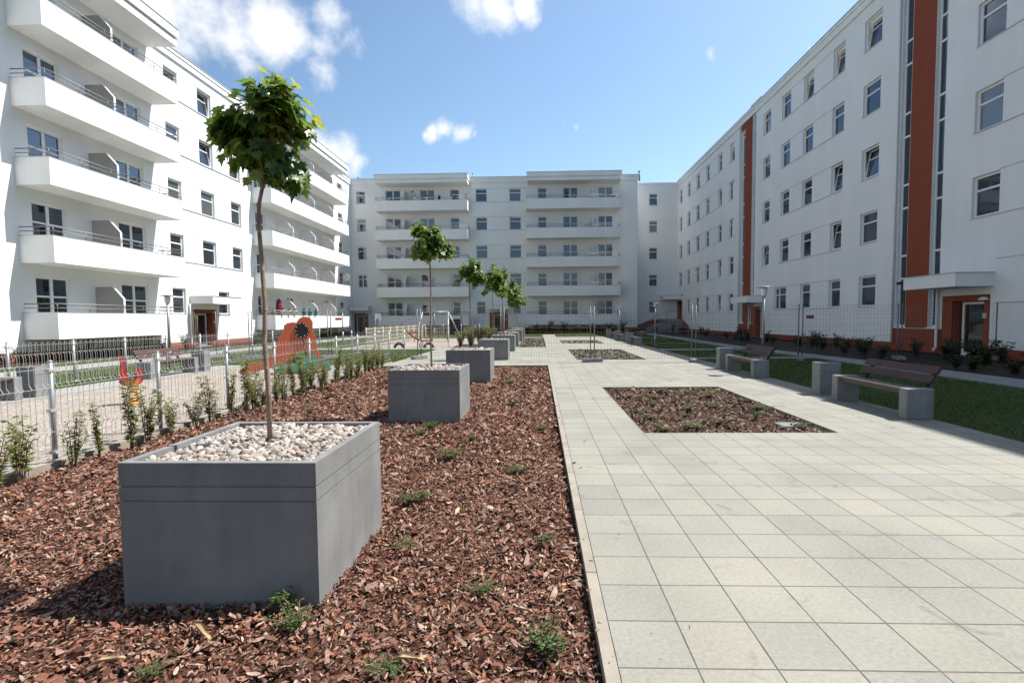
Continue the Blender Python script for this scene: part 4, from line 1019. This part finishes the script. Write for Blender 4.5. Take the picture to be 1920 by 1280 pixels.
# ------------------------------------------------------------------ playground pieces
cm = thing('camel_climbing_frame', 'orange two humped camel climbing frame with black panel and green bushes', 'play figure', (-8.388, 13.881, 0), math.atan2(.47, .883))
body = [(-0.06, 0.12), (-0.02, 0.19), (0.12, 0.26), (0.23, 0.37), (0.33, 0.38), (0.38, 0.34), (0.51, 0.37), (0.68, 0.43), (0.79, 0.55), (0.86, 0.76), (0.98, 1.03), (1.09, 1.22), (1.12, 1.29), (1.14, 1.41), (1.22, 1.47), (1.38, 1.50), (1.47, 1.48), (1.54, 1.58), (1.60, 1.64), (1.72, 1.66), (1.83, 1.62), (1.90, 1.50), (1.89, 1.28), (1.92, 1.18), (1.98, 1.04), (1.98, 0.88), (2.00, 0.70), (2.06, 0.58), (2.10, 0.36), (2.09, 0.0), (1.99, 0.0), (1.98, 0.34), (1.92, 0.51), (1.84, 0.61), (1.73, 0.69), (1.64, 0.71), (1.55, 0.67), (1.44, 0.59), (1.35, 0.47), (1.27, 0.32), (1.23, 0.12), (1.14, 0.11), (1.12, 0.0), (1.01, 0.0), (1.0, 0.17), (0.9, 0.22), (0.69, 0.17), (0.57, 0.15), (0.4, 0.11), (0.3, 0.03), (0.12, 0.03), (0.0, 0.05)]
F3 = lambda a, z, tt: (a, tt, z)
def plate_part(name, pts, y0, y1, m, bev=.006):
    b = MB(); b.plate(pts, F3, y0, y1); return b.build(name, M[m], cm, bev)
plate_part('side_board', body, -.012, .012, 'orange'); plate_part('side_board', [(a, z) for a, z in body if a > .6] , .62, .644, 'orange')
blk = [(1.4, 1.23), (1.42, 1.35), (1.48, 1.45), (1.56, 1.48), (1.64, 1.49), (1.71, 1.4), (1.81, 1.24), (1.78, 1.14), (1.69, 1.09), (1.56, 1.03), (1.44, 1.1)]
pn = plate_part('climbing_panel', blk, -.036, -.013, 'blackp')
b = MB()
for a, z in [(1.43, 1.24), (1.45, 1.36), (1.55, 1.45), (1.65, 1.455), (1.70, 1.38), (1.77, 1.25), (1.75, 1.16), (1.66, 1.10), (1.56, 1.06), (1.46, 1.13)]: b.lathe([(.012, 0), (.009, .006)], 8, (0, 0, 0)); b.v[-16:] = [(a+p[0], -.037-p[2], z+p[1]) for p in b.v[-16:]]
b.build('bolts', M['whitep'], pn)
b = MB(); b.tube([(1.61, -.03, 1.04), (1.65, -.05, .92), (1.66, .1, .75), (1.70, .3, .5)], .03, 6); b.build('climbing_rope', M['blackp'], cm)
plate_part('green_bush', [(0.89, 0.05), (0.89, 0.14), (0.92, 0.24), (0.96, .26), (1.0, 0.23), (1.06, 0.31), (1.14, 0.31), (1.15, 0.23), (1.12, 0.05)], -.06, -.038, 'green')
plate_part('green_bush', [(1.22, 0.05), (1.24, 0.24), (1.31, 0.32), (1.41, 0.28), (1.45, .34), (1.52, 0.40), (1.59, 0.44), (1.7, 0.41), (1.76, 0.49), (1.87, 0.53), (1.96, 0.48), (2.0, .40), (2.03, 0.28), (2.02, 0.05)], -.06, -.038, 'green')
plate_part('green_bush', [(2.12, 0.02), (2.12, 0.40), (2.22, 0.39), (2.26, 0.27), (2.33, .25), (2.38, 0.19), (2.40, 0.02)], .20, .222, 'green')
plate_part('steps_board', [(1.29, 0.30), (1.36, 0.41), (1.47, 0.45), (1.57, 0.44), (1.45, 0.33), (1.38, 0.28)], .1, .55, 'blackp'); plate_part('steps_board', [(0.9, 0.24), (1.04, 0.35), (1.1, 0.52), (1.23, 0.67), (1.24, 0.63), (1.15, 0.4), (1.06, 0.23), (0.95, 0.20)], .05, .55, 'blackp')
b = MB(); b.lathe([(.02, 0), (.014, .006)], 8); b.v[:] = [(.16+p[0], -.013-p[2], .26+p[1]) for p in b.v]; b.build('eye', M['blackp'], cm)
for y0 in (.1, .45):
    b = MB(); b.box(.95, 2.05, y0, y0+.1, -.05, .06); b.build('base_beam', M['orange'], cm)
b = MB(); b.box(1.55, 1.95, .0, .62, .66, .69); b.build('platform', M['orange'], cm)

sr = thing('spring_rocker', 'red and amber animal spring rocker on a coiled yellow spring', 'spring rocker', (-7.80, 9.38, 0), .69)
b = MB(); hx = []
for i in range(97):
    a = i/96*2*PI*6; hx.append((.085*math.cos(a), .085*math.sin(a), .02+.33*i/96))
b.tube(hx, .013, 6); b.build('spring', M['yellowp'], sr)
b = MB(); b.lathe([(.12, -.03), (.12, .02)], 12); b.lathe([(.10, .345), (.10, .36)], 12); b.build('spring_plate', M['yellowp'], sr)
sbd = [(-.16, .36), (.13, .36), (.17, .42), (.15, .52), (.17, .62), (.13, .67), (.08, .65), (.07, .56), (.02, .50), (-.05, .50), (-.08, .58), (-.09, .74), (-.11, .86), (-.15, .90), (-.18, .87), (-.17, .78), (-.17, .62), (-.19, .50), (-.20, .42)]
for y0, m_ in ((-.055, 'redp'), (.037, 'redp')):
    b = MB(); b.plate(sbd, F3, y0, y0+.018); b.build('side_board', M[m_], sr)
b = MB(); b.box(-.06, .10, -.13, .13, .505, .525); b.build('seat', M['bluep'], sr)
b = MB(); b.plate([(-.12, .37), (.10, .37), (.12, .47), (-.02, .47), (-.12, .46)], F3, -.073, -.057); b.build('flank_board', M['orangep'], sr)
for z, xx in ((.755, -.13), (.45, -.15)):
    b = MB(); b.tube([(xx, -.2, z), (xx, .2, z)], .016, 8); b.build('handle' if z > .6 else 'footrest', M['bluep'], sr)

sw = thing('swing_frame', 'grey steel swing frame with sloping legs on the far gravel', 'swing', (-7.4, 36.4, 0), 0)
b = MB(); b.tube([(-1.0, -.2, 2.08), (.75, .3, 2.08)], .045, 8)
for (x, y) in ((-1.0, -.2), (.75, .3)):
    s_ = -1 if x < 0 else 1
    b.tube([(x, y, 2.08), (x+.28*s_-.1, y-1.15, -.05)], .04, 8); b.tube([(x, y, 2.08), (x+.95*s_*(.35 if x < 0 else 1), y+.35, -.05)], .04, 8)
b.build('frame', M['galv'], sw)
for x in (-.45, .2):
    b = MB(); yv = .05
    b.tube([(x-.18, yv, 2.05), (x-.18, yv, .48)], .008, 4); b.tube([(x+.18, yv, 2.05), (x+.18, yv, .48)], .008, 4); b.box(x-.22, x+.22, yv-.09, yv+.09, .45, .48); b.build('swing_seat', M['rubber'], sw)
cb = thing('climbing_board', 'dark climbing board on a steel frame behind the swing', 'climbing frame', (-6.4, 38.2, 0), .15)
b = MB(); b.box(-.42, .42, -.03, .03, .35, 1.55); b.build('board', M['rubber'], cb)
b = MB(); b.tube([(-.62, 0, -.05), (-.5, 0, 1.7), (-.4, 0, 1.95), (.4, 0, 1.95), (.5, 0, 1.7), (.62, 0, -.05)], .035, 6); b.build('frame', M['darksteel'], cb)
ss = thing('seesaw', 'red seesaw tilted on its low stand on the far gravel', 'seesaw', (-6.62, 27.9, 0), .12)
b = MB(); b.plate([(-.75, .83), (-.70, .88), (-.35, .60), (0, .40), (.55, .40), (.60, .50), (.68, .48), (.66, .33), (.0, .31), (-.42, .55)], F3, -.06, .06); b.build('beam', M['redp'], ss)
b = MB(); b.box(-.62, -.10, -.03, .03, .80, .86); b.build('handle_bar', M['redp'], ss)
b = MB(); b.box(.30, .36, -.03, .03, .42, .68); b.build('seat_back', M['redp'], ss)
b = MB(); b.tube([(-.05, -.15, -.05), (-.05, -.15, .36)], .03, 6); b.tube([(.1, .15, -.05), (.1, .15, .36)], .03, 6); b.tube([(-.1, -.2, .34), (.12, .2, .34)], .03, 6); b.build('stand', M['galv'], ss)
for i, (xx, lab) in enumerate(((-7.78, 'half buried black tyre under the left end of the seesaw'), (-6.47+.35, 'half buried black tyre under the right end of the seesaw'))):
    b = MB(); pts = [(.24*math.cos(a), 0, .24*math.sin(a)-.02) for a in [PI*k/12 for k in range(13)]]; b.tube(pts, .075, 8)
    o = b.build('half_tyre', M['rubber']); o.location = (xx, 27.7, 0); tag(o, lab, 'tyre', 'half buried tyres by the seesaw')
sg = thing('notice_board', 'small white notice on two thin poles before the far left entrance', 'sign', (-12.9, 40.0, 0))
b = MB(); b.box(-.24, .24, -.02, .0, 1.62, 2.05); b.build('board', M['pinkwhite'], sg)
for x in (-.2, .2):
    b = MB(); b.tube([(x, .02, -.05), (x, .02, 2.0)], .022, 6); b.build('pole', M['galv'], sg)
stk = thing('young_tree', 'bare young tree tied between two pale stakes beside the left entrance', 'tree', (-17.4, 25.0, 0))
for x in (-.12, .14):
    b = MB(); b.tube([(x*.3, x, -.05), (x*.1, x, 1.85)], .028, 6); b.build('stake', M['seatwood'], stk)
b = MB(); b.tube([(0, 0, -.05), (.02, .02, 1.2), (-.02, .03, 2.0)], [.02, .016, .008], 6); b.build('trunk', M['bark'], stk)
tb, (v, f) = leafy_stems(random.Random(8), 5, .6, .15, .08, 18, 0); v[:, 2] += 1.3; np_obj('foliage', v, f, M['shrub'], stk)

# ------------------------------------------------------------------ things on the balconies
def pot(name, label, group, loc, m, plant=True, r=.13, h=.24, lm='weed', ph=.3):
    th = thing(name, label, 'flower pot', loc, 0, group)
    b = MB(); b.lathe([(r*.72, 0), (r, h*.85), (r*1.08, h*.86), (r*1.06, h)], 12); b.build('pot', M[m], th)
    if plant:
        tb, (v, f) = leafy_stems(random.Random(int(abs(loc[0]*97+loc[1]*31+loc[2]))), 8, ph, ph*.6, .08, 14, 0); v[:, 2] += h; np_obj('plant', v, f, M[lm], th)
        q = MB(); q.v = [(p[0], p[1], p[2]+h*.9) for p in tb.v]; q.f = tb.f; q.smooth = tb.smooth; q.build('stems', M['twig'], th)
pl = ['leftmost', 'second', 'rightmost']
for i, yy in enumerate((37.55, 38.55, 39.5)): pot('flower_pot', pl[i] + ' of three white pots on the lowest farther left balcony', 'white pots on the left balcony', (-19.34, yy, 1.98), 'whitep', True, .16, .34, 'darkshrub', .22)
for i, yy in enumerate((41.0, 42.1, 43.2)): pot('flower_pot', pl[i] + ' of three turquoise pots on the lowest farther left balcony', 'turquoise pots on the left balcony', (-19.34, yy, 1.98), 'cyan', True, .17, .36, 'weed', .26)
for i, xx in enumerate((-20.55, -20.1, -19.7)): pot('flower_pot', pl[i] + ' green bush in a box on the end of the lowest farther left balcony', 'potted bushes on the left balcony end', (xx, 36.75, 1.96), 'bark', True, .16, .2, 'shrub', .62)
pn5 = ['leftmost', 'second', 'third', 'fourth', 'rightmost']
for i, xx in enumerate((-13.23, -11.98, -10.64, -9.32, -7.7)): pot('flower_pot', pn5[i] + ' of five pots hung on the top left balcony rail of the far wing', 'pots on the top balcony rail', (xx, 54.52, 14.36), 'rubber' if i == 2 else 'whitep', True, .14, .26, 'darkshrub', .3)
pot('flower_pot', 'big bright green plant on the top right balcony of the far wing', None, (8.0, 54.9, 14.2), 'rubber', True, .2, .3, 'shrub', .75)
pa = thing('closed_parasol', 'dark red folded parasol on the lowest farther left balcony', 'parasol', (-20.2, 38.7, 1.05)); b = MB(); b.lathe([(.03, 0), (.03, .9), (.22, 1.0), (.25, 1.4), (.18, 2.0), (.04, 2.2)], 10); b.build('cover', M['maroon'], pa)
pa = thing('closed_parasol', 'dark folded parasol on the top right balcony of the far wing', 'parasol', (3.0, 55.2, 13.3)); b = MB(); b.lathe([(.03, 0), (.03, .6), (.15, .8), (.16, 1.2), (.05, 1.9), (.02, 2.0)], 10); b.build('cover', M['rubber'], pa)
di = thing('satellite_dish', 'white satellite dish at the far end of the second farther left balcony', 'satellite dish', (-19.3, 50.6, 5.45))
b = MB(); b.lathe([(.02, 0), (.16, .02), (.30, .08), (.33, .12), (.31, .12), (.16, .05), (.02, .03)], 16); b.v[:] = [(p[2]*.6-.05, -p[2]-.02, p[0]*0+p[1]+.35) if False else (p[0], -p[2], p[1]+.38) for p in b.v]; b.build('dish', M['whitep'], di)
b = MB(); b.tube([(0, .05, -.35), (0, .02, .38), (0, -.3, .3)], .02, 6); b.build('bracket', M['rail'], di)
# drain cover frame in the near bed
b = MB(); b.box(-.17, .17, -.15, .15, -.06, -.012); b.box(-.14, .14, -.12, .12, -.012, -.008); dc = b.build('drain_cover', M['planter']); dc.location = (3.62, 7.35, 0); tag(dc, 'grey concrete cover in the front right corner of the square bed', 'drain cover')

# ------------------------------------------------------------------ camera
cam = bpy.data.cameras.new('camera'); co = bpy.data.objects.new('camera', cam); COL.objects.link(co)
cam.sensor_width = 36; cam.lens = 946.757/1920*36; cam.shift_x = -(981.916-960)/1920; cam.shift_y = (645.874-640)/1920
cam.clip_start = .05; cam.clip_end = 2000
rx, ux, bx = (0.9994817562431417, 0.03100685439013125, -0.008648347700824033), (0.007032062912113816, 0.05186197104500642, 0.9986295038954772), (0.03141287997502336, -0.9981727861147869, 0.05161705175151582)
co.matrix_world = Matrix(((rx[0], ux[0], bx[0], 0), (rx[1], ux[1], bx[1], 0), (rx[2], ux[2], bx[2], 1.54982), (0, 0, 0, 1)))
scene.camera = co

# ------------------------------------------------------------------ light and sky
SUN = Vector((.62, .21, 1.0)).normalized()
sl = bpy.data.lights.new('sun', 'SUN'); sl.energy = 5.0; sl.angle = math.radians(.53); sl.color = (1, .955, .89)
so = bpy.data.objects.new('sun', sl); COL.objects.link(so); so.rotation_euler = SUN.to_track_quat('Z', 'Y').to_euler(); so.location = (30, 20, 60)
wd = bpy.data.worlds.new('World'); scene.world = wd; wd.use_nodes = True
nt = wd.node_tree; N = nt.nodes.new; Lk = nt.links
bg = nt.nodes['Background']; sky = N('ShaderNodeTexSky'); sky.sky_type = 'NISHITA'; sky.sun_disc = False
sky.sun_elevation = math.asin(SUN.z); sky.sun_rotation = math.atan2(SUN.x, SUN.y); sky.air_density = 1.0; sky.dust_density = 1.2; sky.ozone_density = 1.2
bg.inputs['Strength'].default_value = .056
tc = N('ShaderNodeTexCoord')
n1 = N('ShaderNodeTexNoise'); n1.inputs['Scale'].default_value = 9; n1.inputs['Detail'].default_value = 11; n1.inputs['Roughness'].default_value = .62
Lk.new(tc.outputs['Generated'], n1.inputs['Vector'])
CL = [(-.4796, .7572, .4434, .088, 1), (-.4104, .7931, .45, .063, 1), (-.5315, .7479, .3977, .05, .9), (-.4572, .7913, .4061, .038, .8), (-.55, .7131, .4346, .07, 1), (-.3773, .8111, .4469, .034, .9),
      (-.3272, .8158, .4768, .030, .62), (-.346, .8274, .4423, .026, .62), (-.0675, .8545, .515, .042, 1), (-.1055, .8445, .5251, .04, .9), (-.0194, .8558, .517, .03, .9), (-.3448, .8909, .2958, .038, 1), (-.377, .878, .2949, .042, 1), (-.3304, .9018, .2786, .026, .9),
      (-.1646, .9266, .340, .024, 1), (-.188, .9237, .3346, .022, 1), (-.1365, .9323, .3345, .022, 1), (-.205, .921, .333, .013, .8), (-.12, .935, .333, .013, .8), (.2802, .8565, .4335, .013, .62), (.0447, .9371, .3462, .012, .5), (.0641, .939, .338, .009, .5), (-.5968, .6654, .4483, .11, 1), (-.36, .84, .40, .03, .5), (-.30, .835, .46, .025, .5), (-.50, .78, .36, .035, .55),
      (-.3, -.6, .72, .2, .7), (-.85, -.2, .45, .16, .8)]
prev = None
dn = N('ShaderNodeTexNoise'); dn.inputs['Scale'].default_value = 14; dn.inputs['Detail'].default_value = 7; Lk.new(tc.outputs['Generated'], dn.inputs['Vector'])
off = N('ShaderNodeVectorMath'); off.operation = 'SUBTRACT'; off.inputs[1].default_value = (.5, .5, .5); Lk.new(dn.outputs['Color'], off.inputs[0])
so_ = N('ShaderNodeVectorMath'); so_.operation = 'SCALE'; so_.inputs['Scale'].default_value = .05; Lk.new(off.outputs['Vector'], so_.inputs[0])
dv = N('ShaderNodeVectorMath'); dv.operation = 'ADD'; Lk.new(tc.outputs['Generated'], dv.inputs[0]); Lk.new(so_.outputs['Vector'], dv.inputs[1])
for (x, y, z, r, a) in CL:
    d = N('ShaderNodeVectorMath'); d.operation = 'DISTANCE'; d.inputs[1].default_value = (x, y, z); Lk.new(dv.outputs['Vector'], d.inputs[0])
    mr = N('ShaderNodeMapRange'); mr.inputs['From Min'].default_value = r*1.25; mr.inputs['From Max'].default_value = r*.25; mr.inputs['To Max'].default_value = a; Lk.new(d.outputs['Value'], mr.inputs['Value'])
    if prev is None: prev = mr.outputs['Result']
    else:
        m = N('ShaderNodeMath'); m.operation = 'MAXIMUM'; Lk.new(prev, m.inputs[0]); Lk.new(mr.outputs['Result'], m.inputs[1]); prev = m.outputs[0]
nm = N('ShaderNodeMapRange'); nm.inputs['From Min'].default_value = .3; nm.inputs['From Max'].default_value = .7; nm.inputs['To Min'].default_value = -.5; nm.inputs['To Max'].default_value = .5; nm.clamp = False; Lk.new(n1.outputs['Fac'], nm.inputs['Value'])
ad = N('ShaderNodeMath'); ad.operation = 'ADD'; Lk.new(prev, ad.inputs[0]); Lk.new(nm.outputs['Result'], ad.inputs[1])
cf = N('ShaderNodeMapRange'); cf.interpolation_type = 'SMOOTHSTEP'; cf.inputs['From Min'].default_value = .16; cf.inputs['From Max'].default_value = 1.12; Lk.new(ad.outputs[0], cf.inputs['Value'])
gt = N('ShaderNodeMath'); gt.operation = 'GREATER_THAN'; gt.inputs[1].default_value = .001; Lk.new(prev, gt.inputs[0])
cm_ = N('ShaderNodeMath'); cm_.operation = 'MULTIPLY'; Lk.new(cf.outputs['Result'], cm_.inputs[0]); Lk.new(gt.outputs[0], cm_.inputs[1])
mx = N('ShaderNodeMix'); mx.data_type = 'RGBA'; mx.inputs['B'].default_value = (11.2, 11.4, 11.8, 1)
Lk.new(cm_.outputs[0], mx.inputs['Factor']); 
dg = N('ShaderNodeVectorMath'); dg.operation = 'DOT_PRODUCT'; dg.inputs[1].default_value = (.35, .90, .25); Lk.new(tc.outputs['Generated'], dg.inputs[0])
gm = N('ShaderNodeMapRange'); gm.interpolation_type = 'SMOOTHSTEP'; gm.inputs['From Min'].default_value = .3; gm.inputs['From Max'].default_value = .95; gm.inputs['To Min'].default_value = 1.42; gm.inputs['To Max'].default_value = 2.1; Lk.new(dg.outputs['Value'], gm.inputs['Value'])  # directional gain added to the sky: brighter ahead, lower elsewhere to set shade level
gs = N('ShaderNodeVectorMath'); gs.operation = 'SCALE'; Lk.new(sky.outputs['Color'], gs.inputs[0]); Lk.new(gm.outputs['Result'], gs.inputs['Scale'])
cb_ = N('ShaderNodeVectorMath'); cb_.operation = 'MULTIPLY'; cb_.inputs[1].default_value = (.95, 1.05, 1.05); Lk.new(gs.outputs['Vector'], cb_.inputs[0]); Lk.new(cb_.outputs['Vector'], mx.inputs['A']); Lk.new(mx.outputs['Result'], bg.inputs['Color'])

vs = scene.view_settings; vs.view_transform = 'Standard'; vs.look = 'None'; vs.gamma = 1; vs.exposure = .8; vs.use_curve_mapping = False
scene.render.resolution_x = 1024; scene.render.resolution_y = 682
scene.cycles.max_bounces = 6; scene.cycles.diffuse_bounces = 4
